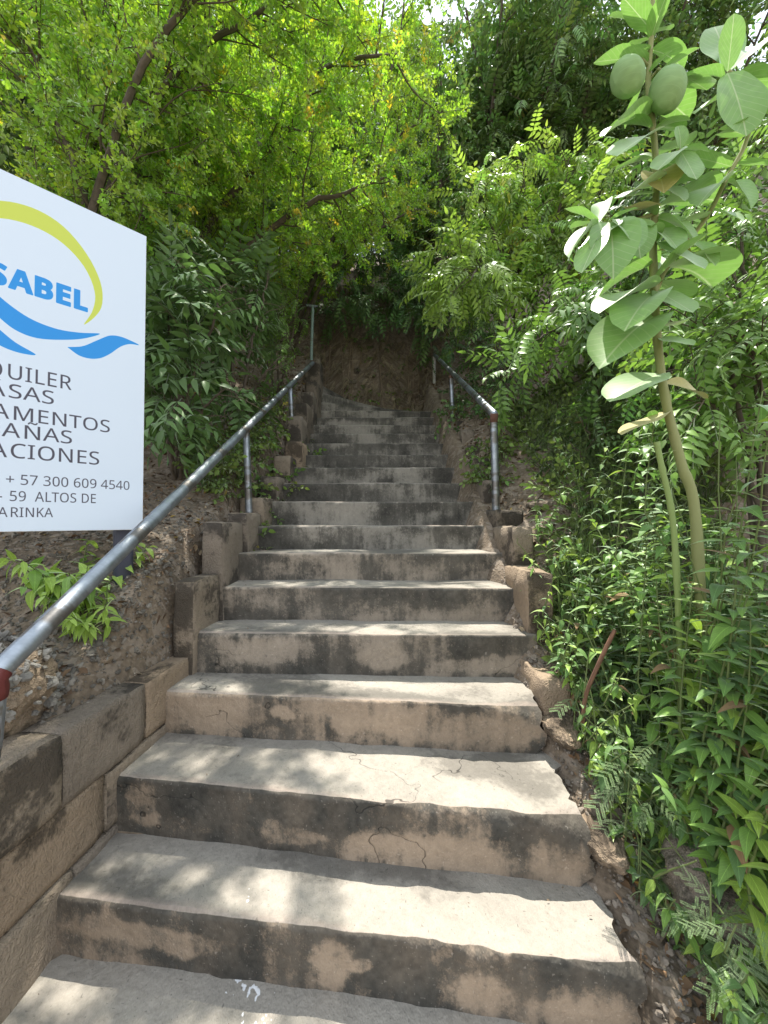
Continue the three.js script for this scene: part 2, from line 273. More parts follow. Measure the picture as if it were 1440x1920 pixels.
{
  const wall = thing('retaining_wall', 'low wall of weathered concrete blocks along the lower steps', 'wall');
  const wx = (D) => pl([[0.3, -1.16], [1.35, -1.13], [2.14, -1.06], [2.6, -1.03]], D) - 0.09;
  const rows = [[-0.03, 0.235, 0.14], [0.243, 0.478, 0], [0.486, 0.745, 0.2]]; let sd = 1;
  rows.forEach(([y0, y1, off], r) => {
    for (let D = 0.3 - off; D < 2.35; D += 0.42) {
      const c = D + 0.21; if (c < 0.35) continue; let top = y1; if (r === 2 && c < 1.05) top = 0.6;
      if (c + 0.2 > 2.55) continue;
      const b = mesh('block', blockGeo(0.19, top - y0 + 0.004, 0.418, sd, 0.009, 9, 0.011), mBlock[sd % 3], wall);
      b.position.set(wx(c) + (hsh(sd, 3, 1) - 0.5) * 0.008, (y0 + top) / 2, -c); b.rotation.y = -0.075; sd++;
    }
  });
  const mor = mesh('mortar', blockGeo(0.15, 0.72, 1.9, 77, 0.006, 6, 0.01), mBlock[0], wall); mor.position.set(wx(1.5) - 0.012, 0.35, -1.5); mor.rotation.y = -0.075;
  const curb = (name, label, list) => { const t = thing(name, label, 'curb'); list.forEach(([x0, x1, y0, y1, d0, d1, m, a], i) => { const b = mesh('curb_block', blockGeo(x1 - x0, y1 - y0, d1 - d0, 30 + sd++, a ?? 0.018, 8, 0.02), mBlock[m], t); b.position.set((x0 + x1) / 2, (y0 + y1) / 2, -(d0 + d1) / 2); b.rotation.y = (hsh(i, sd, 2) - 0.5) * 0.1; }); };
  const L = [[-1.145, -1.03, 0.55, 1.16, 2.1, 2.43, 0, 0.012], [-1.15, -1.01, 0.8, 1.475, 2.41, 2.79, 1, 0.012], [-1.14, -0.99, 1.1, 1.54, 2.77, 3.13, 1, 0.014], [-1.18, -0.98, 1.2, 1.68, 3.14, 3.5, 0], [-1.14, -0.97, 1.4, 1.9, 3.52, 3.88, 1], [-1.13, -0.95, 1.6, 2.15, 3.9, 4.2, 0], [-1.1, -0.9, 1.9, 2.36, 4.22, 4.5, 2]];
  for (let i = 0; i < 4; i++) L.push([-1.15, -0.975, 2.1 + i * 0.27, 2.72 + i * 0.27, 4.52 + i * 0.36, 4.86 + i * 0.36, i % 2 ? 3 : 1]);
  L.push([-1.24, -1.0, 3.2, 4.02, 5.98, 6.26, 3]);
  curb('side_curb', 'crumbling concrete side curb under the long left handrail', L);
  const R = [[0.74, 0.87, 0.25, 0.74, 1.8, 2.16, 2, 0.03], [0.8, 0.95, 0.5, 1.2, 2.13, 2.58, 2, 0.026], [0.83, 0.98, 0.9, 1.44, 2.54, 2.92, 0, 0.022], [0.84, 1.06, 1.15, 1.57, 2.92, 3.24, 3, 0.02], [0.84, 1.0, 1.35, 1.83, 3.27, 3.6, 1], [0.85, 1.0, 1.6, 2.08, 3.63, 3.95, 1], [0.86, 1.0, 1.8, 2.28, 3.98, 4.3, 0], [0.88, 1.02, 2.0, 2.52, 4.33, 4.68, 1], [0.89, 1.03, 2.2, 2.72, 4.71, 5.06, 3], [0.89, 1.03, 2.4, 2.9, 5.1, 5.45, 1], [0.88, 1.03, 2.6, 3.15, 5.48, 5.85, 3], [0.88, 1.05, 2.9, 3.5, 5.88, 6.3, 3]];
  curb('side_curb', 'crumbling concrete side curb under the right handrail', R);
}

// ---------------------------------------------------------------- handrails
{
  const lh = thing('handrail', 'long galvanised pipe handrail with red painted lower end, in front of the sign', 'handrail');
  const A = V(-1.1, 1.05, -1.09), B = V(-1.1, 3.91, -5.87), seg = 24, pts = Array.from({ length: seg + 1 }, (_, i) => A.clone().lerp(B, i / seg));
  mesh('rail', tube(pts, 0.03, 18), mGalv, lh);
  const railY = (D) => lerp(1.05, 3.91, (D - 1.09) / 4.78);
  for (const [D, y0] of [[3.1, 1.55], [4.55, 2.5]]) mesh('post', tube([V(-1.09, y0, -D), V(-1.105, (y0 + railY(D)) / 2, -D), V(-1.12, railY(D) - 0.02, -D)], 0.027, 14), mGalv, lh);
  const pp = mesh('post', tube([V(-1.17, 0.6, -1.12), V(-1.12, 0.85, -1.105), V(-1.105, 1.0, -1.1)], 0.027, 14), mGalv, lh);
  const red = std({ color: new THREE.Color().setRGB(0.11, 0.018, 0.016), roughness: 0.6 });
  mesh('elbow', tube([V(-1.107, 0.985, -1.1), V(-1.104, 1.01, -1.097), V(-1.1, 1.04, -1.088), V(-1.1, 1.058, -1.105)], [0.031, 0.033, 0.034, 0.0335], 16), red, lh);
  for (const [D, x] of [[3.1, -1.12], [4.55, -1.12]]) mesh('weld', tube([V(x, railY(D) - 0.05, -D), V(x, railY(D) - 0.02, -D)], [0.03, 0.034], 12), mRust, lh);
  const rh = thing('handrail', 'shorter galvanised pipe handrail climbing on the opposite side from the sign', 'handrail');
  const C = V(0.885, 2.335, -3.06), E = V(0.9, 4.45, -6.82);
  mesh('rail', tube(Array.from({ length: 19 }, (_, i) => C.clone().lerp(E, i / 18)), 0.03, 18), mGalv, rh);
  mesh('post', tube([V(0.905, 1.5, -3.1), V(0.895, 1.95, -3.09), V(0.885, 2.29, -3.08)], 0.03, 16), mGalv, rh);
  mesh('elbow', tube([V(0.885, 2.275, -3.08), V(0.885, 2.31, -3.075), V(0.885, 2.345, -3.06)], [0.03, 0.0325, 0.03], 14), std({ color: new THREE.Color().setRGB(0.11, 0.05, 0.035), roughness: 0.9 }), rh);
  mesh('post', tube([V(0.9, 2.65, -4.98), V(0.875, 3.38, -4.98)], 0.027, 14), mGalv, rh);
  mesh('post', tube([V(0.895, 3.6, -6.8), V(0.895, 4.42, -6.8)], 0.026, 14), std({ color: new THREE.Color().setRGB(0.55, 0.53, 0.5), roughness: 0.7 }), rh);
  mesh('weld', tube([V(0.876, 3.335, -4.98), V(0.875, 3.375, -4.98)], [0.03, 0.033], 12), mRust, rh);
  const tp = thing('metal_post', 'grey metal post with a short cross bar at the top of the stairs', 'post', [-1.2, 3.95, -6.3]);
  mesh('shaft', tube([V(0, -0.25, 0), V(0, 0.4, 0), V(0.02, 1.08, 0)], 0.024, 12), std({ color: new THREE.Color().setRGB(0.2, 0.27, 0.24), roughness: 0.6, metalness: 0.3 }), tp);
  mesh('cross_bar', tube([V(-0.09, 1.1, 0), V(0.1, 1.08, 0)], 0.02, 10), mGalv, tp);
}

// ---------------------------------------------------------------- rental sign
{
  const cv = document.createElement('canvas'); cv.width = 1150; cv.height = 1550; const c = cv.getContext('2d');
  c.fillStyle = '#ccd8e6'; c.fillRect(0, 0, 1150, 1550);
  const smooth = (pts, col) => { const q = new THREE.CatmullRomCurve3(pts.map(([x, y]) => V(x, y, 0)), false, 'centripetal').getPoints(80); c.fillStyle = col; c.beginPath(); q.forEach((p, i) => i ? c.lineTo(p.x, p.y) : c.moveTo(p.x, p.y)); c.closePath(); c.fill(); };
  const Y = '#bfca49', B = '#0487d4', K = '#3c3a48';
  smooth([[430, 420], [460, 300], [530, 195], [624, 128], [724, 108], [814, 134], [905, 225], [960, 345], [963, 450], [935, 515], [895, 566], [926, 490], [936, 400], [895, 290], [814, 215], [724, 190], [624, 205], [540, 260], [475, 340], [430, 420]], Y);
  smooth([[420, 470], [500, 470], [560, 505], [624, 562], [706, 608], [795, 622], [880, 610], [958, 588], [900, 630], [833, 660], [724, 688], [660, 676], [610, 640], [540, 560], [480, 510], [420, 470]], B);
  smooth([[420, 560], [520, 610], [600, 682], [660, 730], [726, 764], [664, 771], [600, 752], [520, 680], [420, 560]], B);
  smooth([[835, 694], [890, 672], [952, 620], [1000, 582], [1040, 573], [1085, 578], [1124, 589], [1085, 597], [1050, 618], [995, 679], [960, 708], [921, 722], [880, 720], [835, 694]], B);
  c.textBaseline = 'alphabetic';
  const T = (s, right, base, cap, col, w, wt = '') => { const px = cap / 0.714; c.font = wt + px + 'px sans-serif'; const m = c.measureText(s).width; c.save(); c.translate(right, base); c.scale(w / m, 1); c.textAlign = 'right'; c.fillStyle = col; c.fillText(s, 0, 0); if (wt) { c.lineWidth = 7; c.strokeStyle = col; c.lineJoin = 'round'; c.strokeText(s, 0, 0); } c.restore(); };
  const T2 = (pre, vis, left, right, base, cap, col, wt) => { T(vis, right, base, cap, col, right - left, wt); if (pre) { c.font = (wt ?? '') + cap / 0.714 + 'px sans-serif'; const k = (right - left) / c.measureText(vis).width; T(pre, left - 5, base, cap, col, c.measureText(pre).width * k, wt); } };
  T2('IS', 'ABEL', 637, 910, 498, 88, B, 'bold ');
  T2('ALQ', 'UILER', 632, 854, 893, 64, K); T2('CA', 'SAS', 638, 795, 974, 60, K); T2('APARTA', 'MENTOS', 651, 1008, 1068, 60, K); T2('CABA', 'ÑAS', 686, 862, 1145, 60, K); T2('HABITA', 'CIONES', 647, 967, 1233, 62, K);
  T2('', '+ 57 300 609 4540', 637, 1093, 1348, 44, K); T2('-', ' 59  ALTOS DE', 636, 955, 1420, 44, K); T2('MA', 'RINKA', 652, 795, 1489, 42, K);
  const t = new THREE.CanvasTexture(cv); t.colorSpace = THREE.SRGBColorSpace; t.magFilter = THREE.LinearFilter;
  const a = Math.atan2(0.716, 0.698); // the board runs back to the right
  const s = thing('rental_sign', 'white rental sign board with a yellow ring and blue waves logo', 'sign', [-1.256, 1.44, -2.0], 0);
  s.rotation.y = a; // local +x runs along the board, away from the viewer
  const bd = mesh('board', new THREE.BoxGeometry(1.15, 1.55, 0.025), std({ color: new THREE.Color().setRGB(0.75, 0.76, 0.78), roughness: 0.5 }), s); bd.position.set(-0.575, 0.775, -0.014);
  const face = mesh('printed_face', new THREE.PlaneGeometry(1.146, 1.546), std({ map: t, roughness: 0.42, side: THREE.FrontSide }), bd); face.position.set(0, 0, 0.015);
  const navy = std({ color: new THREE.Color().setRGB(0.035, 0.038, 0.06), roughness: 0.6 });
  for (const [x, y0] of [[-0.07, -0.42], [-1.06, -0.85]]) { const p = mesh('post', blockGeo(0.08, 1.7 - y0, 0.08, 3, 0.002, 4, 0.01), navy, s); p.position.set(x, y0 + (1.7 - y0) / 2 - 0.25, -0.07); }
}

// ---------------------------------------------------------------- leaves
const WID = {
  ell: (t) => Math.pow(Math.sin(Math.PI * Math.pow(t, 0.9)), 0.8), lance: (t) => Math.sin(Math.PI * Math.pow(t, 0.62)), obov: (t) => Math.pow(Math.max(0, Math.sin(Math.PI * Math.pow(t, 1.12))), 0.5),
  heart: (t) => t < 0.08 ? 0.75 : Math.pow(1 - t, 0.75) * (1.05 + 0.2 * Math.sin(t * 5)), };
class Leaves {
  constructor() { this.p = []; this.i = []; this.u = []; this.c = []; }
  blade(o, dir, nor, L, W, shape = 'ell', seg = 3, fold = 0.2, curl = 0.2, tone = 1, wave = 0, seed = 0) {
    const s = nor.clone().cross(dir).normalize(), n = dir.clone().cross(s).normalize(), f = WID[shape], rows = [], put = (v, u, t) => { this.p.push(v.x, v.y, v.z); this.u.push(u, t); this.c.push(tone, tone, tone); return this.p.length / 3 - 1; };
    for (let k = 0; k <= seg; k++) {
      const t = k / seg, w = k === 0 ? (shape === 'heart' ? 0.4 : 0) : k === seg ? 0 : f(t), b = o.clone().addScaledVector(dir, L * (t - curl * curl * t * t * 0.3)).addScaledVector(n, -curl * L * t * t), wv = wave * L * Math.sin(t * 9 + seed), wv2 = wave * L * Math.sin(t * 8 + seed * 2 + 2);
      const row = { c: put(b, 0.5, t) };
      if (w > 0) { row.l = put(b.clone().addScaledVector(s, w * W / 2).addScaledVector(n, fold * w * W / 2 + wv), 0.5 - w / 2, t); row.r = put(b.clone().addScaledVector(s, -w * W / 2).addScaledVector(n, fold * w * W / 2 + wv2), 0.5 + w / 2, t); }
      rows.push(row);
    }
    for (let k = 0; k < seg; k++) {
      const a = rows[k], b = rows[k + 1];
      for (const e of ['l', 'r']) { const fl = e === 'l', T = (x, y, z) => fl ? this.i.push(x, y, z) : this.i.push(x, z, y);
        if (a[e] !== undefined && b[e] !== undefined) { T(a.c, b.c, a[e]); T(b.c, b[e], a[e]); } else if (b[e] !== undefined) T(a.c, b.c, b[e]); else if (a[e] !== undefined) T(a.c, b.c, a[e]); }
    }
  }
  tiny(o, dir, nor, L, W, tone = 1) { // a flat leaflet of two faces
    const s = nor.clone().cross(dir).normalize(), b = this.p.length / 3;
    for (const v of [o, o.clone().addScaledVector(dir, L * 0.5).addScaledVector(s, W / 2), o.clone().addScaledVector(dir, L), o.clone().addScaledVector(dir, L * 0.5).addScaledVector(s, -W / 2)]) { this.p.push(v.x, v.y, v.z); this.u.push(0.5, 0.5); this.c.push(tone, tone, tone); }
    this.i.push(b, b + 2, b + 1, b, b + 3, b + 2);
  }
  rib(pts, r, tone = 0.7) { const g = tube(pts, r, 3), b = this.p.length / 3, P = g.attributes.position; for (let i = 0; i < P.count; i++) { this.p.push(P.getX(i), P.getY(i), P.getZ(i)); this.u.push(0.5, 0.5); this.c.push(tone, tone * 0.9, tone * 0.8); } for (const q of g.index.array) this.i.push(b + q); }
  geo() { return geom(this.p, this.i, this.u, this.c); }
}
const rv = (r, k = 1) => V(r() - 0.5, r() - 0.5, r() - 0.5).multiplyScalar(2 * k);
function fineSprig(seed) { // small rounded leaves in loose tufts
  const r = RNG(seed), g = new Leaves(), L = 0.15;
  for (let k = 0; k < 13; k++) {
    const t = (k + 0.6 * r()) / 13, o = V(L * t, (r() - 0.5) * 0.03, (r() - 0.5) * 0.03), a = k * 2.4 + r(), d = V(0.35 + 0.3 * r(), Math.cos(a) * 0.8, Math.sin(a)).normalize();
    g.blade(o, d, rv(r).add(V(0, 0.5, 0)), 0.03 + r() * 0.02, 0.021 + r() * 0.012, 'ell', 2, 0.15, 0.1, 0.75 + r() * 0.5);
  }
  g.rib([V(0, 0, 0), V(L * 0.5, -0.01, 0), V(L, -0.02, 0)], 0.0016); return g.geo();
}
function pinnate(seed, L = 0.34, pairs = 5, l = 0.1, w = 0.036, droop = 0.35, hang = 0.35) {
  const r = RNG(seed), g = new Leaves(), y = (t) => -droop * L * t * t, x = (t) => L * (t - 0.12 * droop * t * t);
  for (let k = 0; k <= pairs; k++) for (const s of k === pairs ? [0] : [-1, 1]) {
    const t = 0.22 + 0.78 * k / pairs, o = V(x(t), y(t), 0), d = s ? V(0.55, -hang - r() * 0.3, s * (0.9 + r() * 0.2)).normalize() : V(1, -droop * 1.6, 0).normalize();
    g.blade(o, d, V(0.15 * r(), 1, 0).add(rv(r, 0.25)), l * (0.8 + 0.35 * r()), w * (0.85 + 0.3 * r()), 'lance', 4, 0.28, 0.16 + 0.25 * r(), 0.82 + r() * 0.36);
  }
  g.rib([V(0, 0, 0), V(x(0.5), y(0.5), 0), V(x(1), y(1), 0)], 0.0028); return g.geo();
}
function simpleSprig(seed, L = 0.3, n = 9, l = 0.085, w = 0.045) {
  const r = RNG(seed), g = new Leaves();
  for (let k = 0; k < n; k++) { const t = (k + 0.5) / n, a = k * 2.4, o = V(L * t, -0.05 * t * t, 0), d = V(0.6, Math.cos(a) * 0.6 - 0.25, Math.sin(a)).normalize(); g.blade(o, d, V(-0.3, 1, 0).add(rv(r, 0.4)), l * (0.7 + 0.5 * r()), w * (0.8 + 0.4 * r()), 'ell', 3, 0.2, 0.2 + 0.3 * r(), 0.75 + r() * 0.5); }
  g.rib([V(0, 0, 0), V(L * 0.5, -0.012, 0), V(L, -0.05, 0)], 0.003); return g.geo();
}
function feather(seed, L = 0.2) { // twice-divided feathery leaf
  const r = RNG(seed), g = new Leaves();
  for (let k = 0; k < 5; k++) for (const s of [-1, 1]) {
    const t = 0.25 + 0.75 * k / 4.3, o = V(L * t, -0.12 * L * t * t, 0), d = V(0.75, -0.12 + (r() - 0.5) * 0.2, s * (0.8 + 0.2 * r())).normalize(), pl2 = L * 0.42 * (0.75 + 0.4 * r()), side = V(0, 1, 0).cross(d).normalize();
    for (let q = 1; q < 15; q++) for (const s2 of [-1, 1]) g.tiny(o.clone().addScaledVector(d, pl2 * q / 15), side.clone().multiplyScalar(s2).addScaledVector(d, 0.35).normalize(), V(0, 1, 0).add(rv(r, 0.15)), 0.0105 * (1.1 - 0.5 * Math.abs(q / 15 - 0.5)), 0.0036, 0.8 + 0.35 * r());
    g.rib([o, o.clone().addScaledVector(d, pl2)], 0.0007, 0.8);
  }
  g.rib([V(0, 0, 0), V(L * 0.5, -0.03 * L, 0), V(L, -0.12 * L, 0)], 0.0012); return g.geo();
}
const bladeGeo = (shape, W, fold, curl, seg = 6, wave = 0, seed = 0) => { const g = new Leaves(); g.blade(V(0, 0, 0), V(1, 0, 0), V(0, 1, 0), 1, W, shape, seg, fold, curl, 1, wave, seed); return g.geo(); };

const GEO = {
  fine: [1, 2, 3, 4].map((s) => fineSprig(s)), pin: [11, 12, 13, 14].map((s) => pinnate(s)), pinS: [15, 16, 17].map((s) => pinnate(s, 0.26, 5, 0.065, 0.026, 0.3, 0.15)), pinL: [18, 19, 20].map((s) => pinnate(s, 0.36, 4, 0.14, 0.042, 0.3, 0.3)),
  simple: [21, 22, 23].map((s) => simpleSprig(s)), feather: [31, 32, 33].map((s) => feather(s)), creep: [41, 42].map((s) => simpleSprig(s, 0.16, 8, 0.045, 0.028)),
};
// vein print for single large leaves
const VEIN = (base, vein, wv) => tex(128, 256, (x, y, o) => {
  const u = Math.abs(x / 128 - 0.5), t = y / 256, mid = sm(wv, wv * 0.4, u), q = (t * 9 - u * 7), fr = Math.abs(q - Math.floor(q) - 0.5), side = sm(0.44, 0.49, fr) * sm(0.5, 0.35, u) * 0.55, m = Math.max(mid, side), k = 0.85 + 0.3 * fbm(x / 22, y / 22, 3, 4);
  for (let c = 0; c < 3; c++) o[c] = lerp(base[c] * k, vein[c], m);
});
const mMilk = leafMat(1, 1, 1, { map: VEIN([0.21, 0.4, 0.075], [0.42, 0.54, 0.25], 0.022), transmission: 0.45, clearcoat: 1, clearcoatRoughness: 0.36 });
const mDry = leafMat(1, 1, 1, { map: VEIN([0.24, 0.15, 0.07], [0.3, 0.2, 0.1], 0.02), transmission: 0.2, clearcoat: 0 });
const mMilkYellow = leafMat(1, 1, 1, { map: VEIN([0.42, 0.36, 0.1], [0.5, 0.46, 0.2], 0.02), transmission: 0.3, clearcoat: 0.3 });
const mWeed = [[0.19, 0.36, 0.045], [0.13, 0.27, 0.045], [0.3, 0.46, 0.05], [0.1, 0.21, 0.05]].map((c) => leafMat(1, 1, 1, { map: VEIN(c, c.map((v) => v * 1.7 + 0.03), 0.02), transmission: 0.45, clearcoat: 0.5, clearcoatRoughness: 0.3 }));
const MAT = {
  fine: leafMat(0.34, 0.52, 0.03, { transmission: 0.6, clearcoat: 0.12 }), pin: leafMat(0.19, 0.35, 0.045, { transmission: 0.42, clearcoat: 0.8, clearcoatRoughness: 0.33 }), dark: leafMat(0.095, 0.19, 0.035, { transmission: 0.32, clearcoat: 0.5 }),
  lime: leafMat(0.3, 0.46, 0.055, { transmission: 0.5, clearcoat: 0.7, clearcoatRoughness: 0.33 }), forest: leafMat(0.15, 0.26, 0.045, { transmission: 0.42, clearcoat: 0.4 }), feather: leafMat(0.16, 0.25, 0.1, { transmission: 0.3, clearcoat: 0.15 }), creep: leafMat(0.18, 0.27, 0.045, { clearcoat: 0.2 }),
};

// ---------------------------------------------------------------- growing bushes and trees
const basis = (p, dir, up, s) => { const x = dir.clone().normalize(), z = x.clone().cross(up); if (z.lengthSq() < 1e-6) z.set(0, 0, 1); z.normalize(); const y = z.clone().cross(x); return new THREE.Matrix4().makeBasis(x, y, z).scale(V(s, s, s)).setPosition(p); };
const clothe = (parent, name, geos, mat, mats, r, tint) => { // sprigs as instanced foliage, one object per shape
  geos.forEach((g, q) => {
    const mine = mats.filter((_, i) => i % geos.length === q); if (!mine.length) return;
    const im = new THREE.InstancedMesh(g, mat, mine.length); im.name = name; im.castShadow = im.receiveShadow = true; im.userData.kind = 'stuff';
    mine.forEach((m, i) => { im.setMatrixAt(i, m); const k = tint(r); im.setColorAt(i, new THREE.Color().setRGB(k[0], k[1], k[2])); });
    parent.add(im);
  });
};
const tintA = (r) => { const k = 0.7 + 0.6 * r(), y = r() < 0.025 ? 1.8 : 1; return [k * (0.75 + 0.4 * r()) * y, k, k * (0.7 + 0.6 * r())]; };
// limbs: arrays of world points; twigs and sprigs sprout from them
function grow(o, limbs, { seed, r0 = 0.045, geos, mat, gap = 0.16, len = [0.5, 1.1], gap2 = 0.1, len2 = [0.18, 0.4], gap3 = 0.05, up = 0.25, start = 0.25, away = 0, size = [0.8, 1.25], sag = 0.1, keep = null, parts = 0, partName = 'leaf_spray', tint = tintA, bark = mBark }) {
  const r = RNG(seed), base = o.position, twigs = [], sprigs = [];
  const sprout = (p, d) => { const dd = d.clone().add(rv(r, 0.55)); dd.y -= sag; if (keep && !keep(p.clone().add(base).addScaledVector(dd.clone().normalize(), 0.25))) { for (let q = 0; q < 4; q++) r(); return; } sprigs.push(basis(p, dd, V(0, 1, 0).add(rv(r, 0.45)), lerp(size[0], size[1], r()))); };
  for (const raw of limbs) {
    const pts = curve(raw.map((p) => p.clone().sub(base)), 22), L = pts.reduce((a, p, i) => i ? a + p.distanceTo(pts[i - 1]) : 0, 0);
    const pw = pts.map((p, i) => i && i < pts.length - 1 ? p.clone().add(rv(r, 0.012)) : p);
    mesh('branch', tube(pw, pw.map((_, i) => lerp(r0, r0 * 0.25, i / 22)), 7), bark, o);
    for (let s = L * start; s < L; s += gap * (0.6 + 0.8 * r())) {
      const f = s / L * 22, i = Math.min(21, Math.floor(f)), p = pts[i].clone().lerp(pts[i + 1], f - i), t = pts[i + 1].clone().sub(pts[i]).normalize();
      const d = rv(r).normalize(); d.addScaledVector(t, 0.55 - d.dot(t) * 0.6); d.y += up; d.z -= away; d.normalize();
      const l = lerp(len[0], len[1], r()) * (1 - 0.35 * s / L), n = Math.max(4, Math.ceil(l / 0.12)), path = [p.clone()], dir = d.clone();
      for (let k = 0; k < n; k++) { dir.add(rv(r, 0.16)); dir.y -= sag * 0.25; dir.normalize(); path.push(path[k].clone().addScaledVector(dir, l / n)); }
      twigs.push(tube(path, path.map((_, k) => lerp(r0 * 0.22, 0.003, k / n)), 4));
      for (let q = l * 0.2; q < l; q += gap2 * (0.6 + 0.8 * r())) {
        const g = q / l * n, j = Math.min(n - 1, Math.floor(g)), pp = path[j].clone().lerp(path[j + 1], g - j), td = path[j + 1].clone().sub(path[j]).normalize(), d2 = rv(r).normalize().addScaledVector(td, 0.5); d2.y += up * 0.5; d2.normalize();
        const l2 = lerp(len2[0], len2[1], r());
        if (l2 < 0.03) { sprout(pp, d2); continue; }
        const e = pp.clone().addScaledVector(d2, l2); e.y -= l2 * sag * 0.5;
        twigs.push(tube([pp, pp.clone().lerp(e, 0.5).add(rv(r, 0.01)), e], [0.004, 0.003, 0.002], 3));
        for (let w = 0.03; w < l2; w += gap3 * (0.7 + 0.6 * r())) sprout(pp.clone().lerp(e, w / l2), d2);
        sprout(e, d2);
      }
      sprout(path[n], dir);
    }
  }
  if (twigs.length) { const m = mesh('twigs', mergeGeometries(twigs), mTwig, o); m.userData.kind = 'stuff'; }
  if (parts) { // the sprays nearest the viewer's side one by one
    const near = sprigs.map((m, i) => [m.elements[14] + base.z, i]).sort((a, b) => b[0] - a[0]), set = new Set(near.slice(0, parts).map((q) => q[1]));
    const tones = [0.8, 1, 1.2].map((k) => { const m = mat.clone(); m.color.multiplyScalar(k); return m; });
    [...set].forEach((i) => { const m = mesh(partName, geos[i % geos.length], tones[i % 3], o); m.applyMatrix4(sprigs[i]); });
    clothe(o, 'foliage', geos, mat, sprigs.filter((_, i) => !set.has(i)), r, tint);
  } else clothe(o, 'foliage', geos, mat, sprigs, r, tint);
  o.userData.sprigs = undefined; return sprigs.length;
}
let total = 0;
const foot = (px, D, dx = 0) => { const x = (px - 720) / 720 * D + dx; return V(x, terrain(x, D) - 0.1, -D); };
const tree = (name, label, cat, root, limbs, opt, group) => { const o = thing(name, label, cat, root.toArray(), 0, group); const n = grow(o, limbs.map((l) => l.map((p) => Array.isArray(p) ? at(...p) : p)), opt); total += n; return o; };

// sunlit small-leaved trees over the sign and the left of the stairs
{
  const fine = { geos: GEO.fine, mat: MAT.fine, gap: 0.15, len: [0.5, 1.25], gap2: 0.1, len2: [0.15, 0.42], gap3: 0.07, start: 0.12, sag: 0.02, away: 0.3, keep: (p) => p.y > stairY(-p.z) + 1.7 || p.x < -1.35 };
  let f = foot(330, 4.7);
  tree('feathery_tree', 'spreading tree with tiny sunlit leaves, its long limb arching over the stairs', 'tree', f, [
    [f, [345, 530, 4.6], [380, 430, 4.5], [445, 335, 4.4], [500, 270, 4.3], [545, 210, 4.2], [590, 120, 4.1], [650, 90, 4.0], [745, 80, 3.9]],
    [f, [360, 480, 4.65], [378, 400, 4.6], [370, 300, 4.6], [366, 200, 4.5], [365, 100, 4.4], [385, -40, 4.3]],
    [f, [400, 520, 4.75], [470, 450, 4.7], [520, 410, 4.6], [590, 365, 4.5], [650, 350, 4.4], [730, 315, 4.3]],
    [f, [400, 450, 4.9], [470, 300, 5.1], [500, 150, 5.2], [530, -40, 5.2]]], { ...fine, seed: 101, r0: 0.055 });
  f = foot(270, 3.9);
  tree('feathery_tree', 'thin-stemmed tree with tiny sunlit leaves rising behind the corner of the sign', 'tree', f, [
    [f, [262, 430, 3.9], [250, 330, 3.9], [240, 200, 3.8], [212, 110, 3.7], [180, -30, 3.6]], [f, [255, 380, 3.9], [246, 200, 3.8], [300, 160, 3.7], [345, 60, 3.6], [430, 0, 3.5]]], { ...fine, seed: 102, r0: 0.04 });
  f = foot(160, 3.4, -0.05);
  tree('feathery_tree', 'leaning dark-stemmed tree with tiny sunlit leaves above the sign', 'tree', f, [
    [f, [145, 340, 3.4], [110, 250, 3.35], [85, 190, 3.3], [55, 100, 3.2], [0, 10, 3.1]], [f, [145, 340, 3.5], [170, 210, 3.6], [160, 80, 3.6], [120, -60, 3.6]], [f, V(-2.45, 4.2, -3.3), V(-1.7, 5.4, -3.2), V(-1.1, 5.75, -3.15), V(-0.35, 5.95, -3.0)], [f, V(-2.45, 4.2, -3.2), V(-1.75, 5.2, -2.9), V(-1.2, 5.5, -2.75), V(-0.6, 5.7, -2.6)]], { ...fine, seed: 103, r0: 0.042 });
  f = foot(560, 6.9, -0.2);
  tree('feathery_tree', 'tree with tiny yellow-green leaves growing beside the top of the stairs', 'tree', f, [
    [f, [570, 560, 6.5], [630, 430, 6.1], [690, 330, 5.8], [760, 230, 5.6], [835, 190, 5.4]], [f, [600, 470, 6.4], [690, 220, 6], [740, 90, 5.8], [760, -40, 5.7]], [f, [560, 500, 6.4], [560, 330, 6.2], [600, 150, 6], [640, 0, 5.9]], [f, [620, 500, 6.2], [700, 430, 5.8], [780, 380, 5.6]]], { ...fine, seed: 104, r0: 0.04, len: [0.6, 1.2] });
  f = foot(60, 6.2);
  tree('feathery_tree', 'tall tree with tiny leaves standing behind the others above the sign', 'tree', f, [
    [f, [80, 480, 6.1], [60, 250, 6], [20, 60, 5.9]], [f, [150, 400, 6.2], [230, 230, 6.2], [260, 60, 6.1]], [f, [200, 470, 6.3], [330, 330, 6.3], [420, 200, 6.3], [450, 30, 6.2]]], { ...fine, seed: 105, r0: 0.05, gap: 0.15, len: [0.7, 1.4], gap2: 0.1, size: [1.1, 1.5] });
}
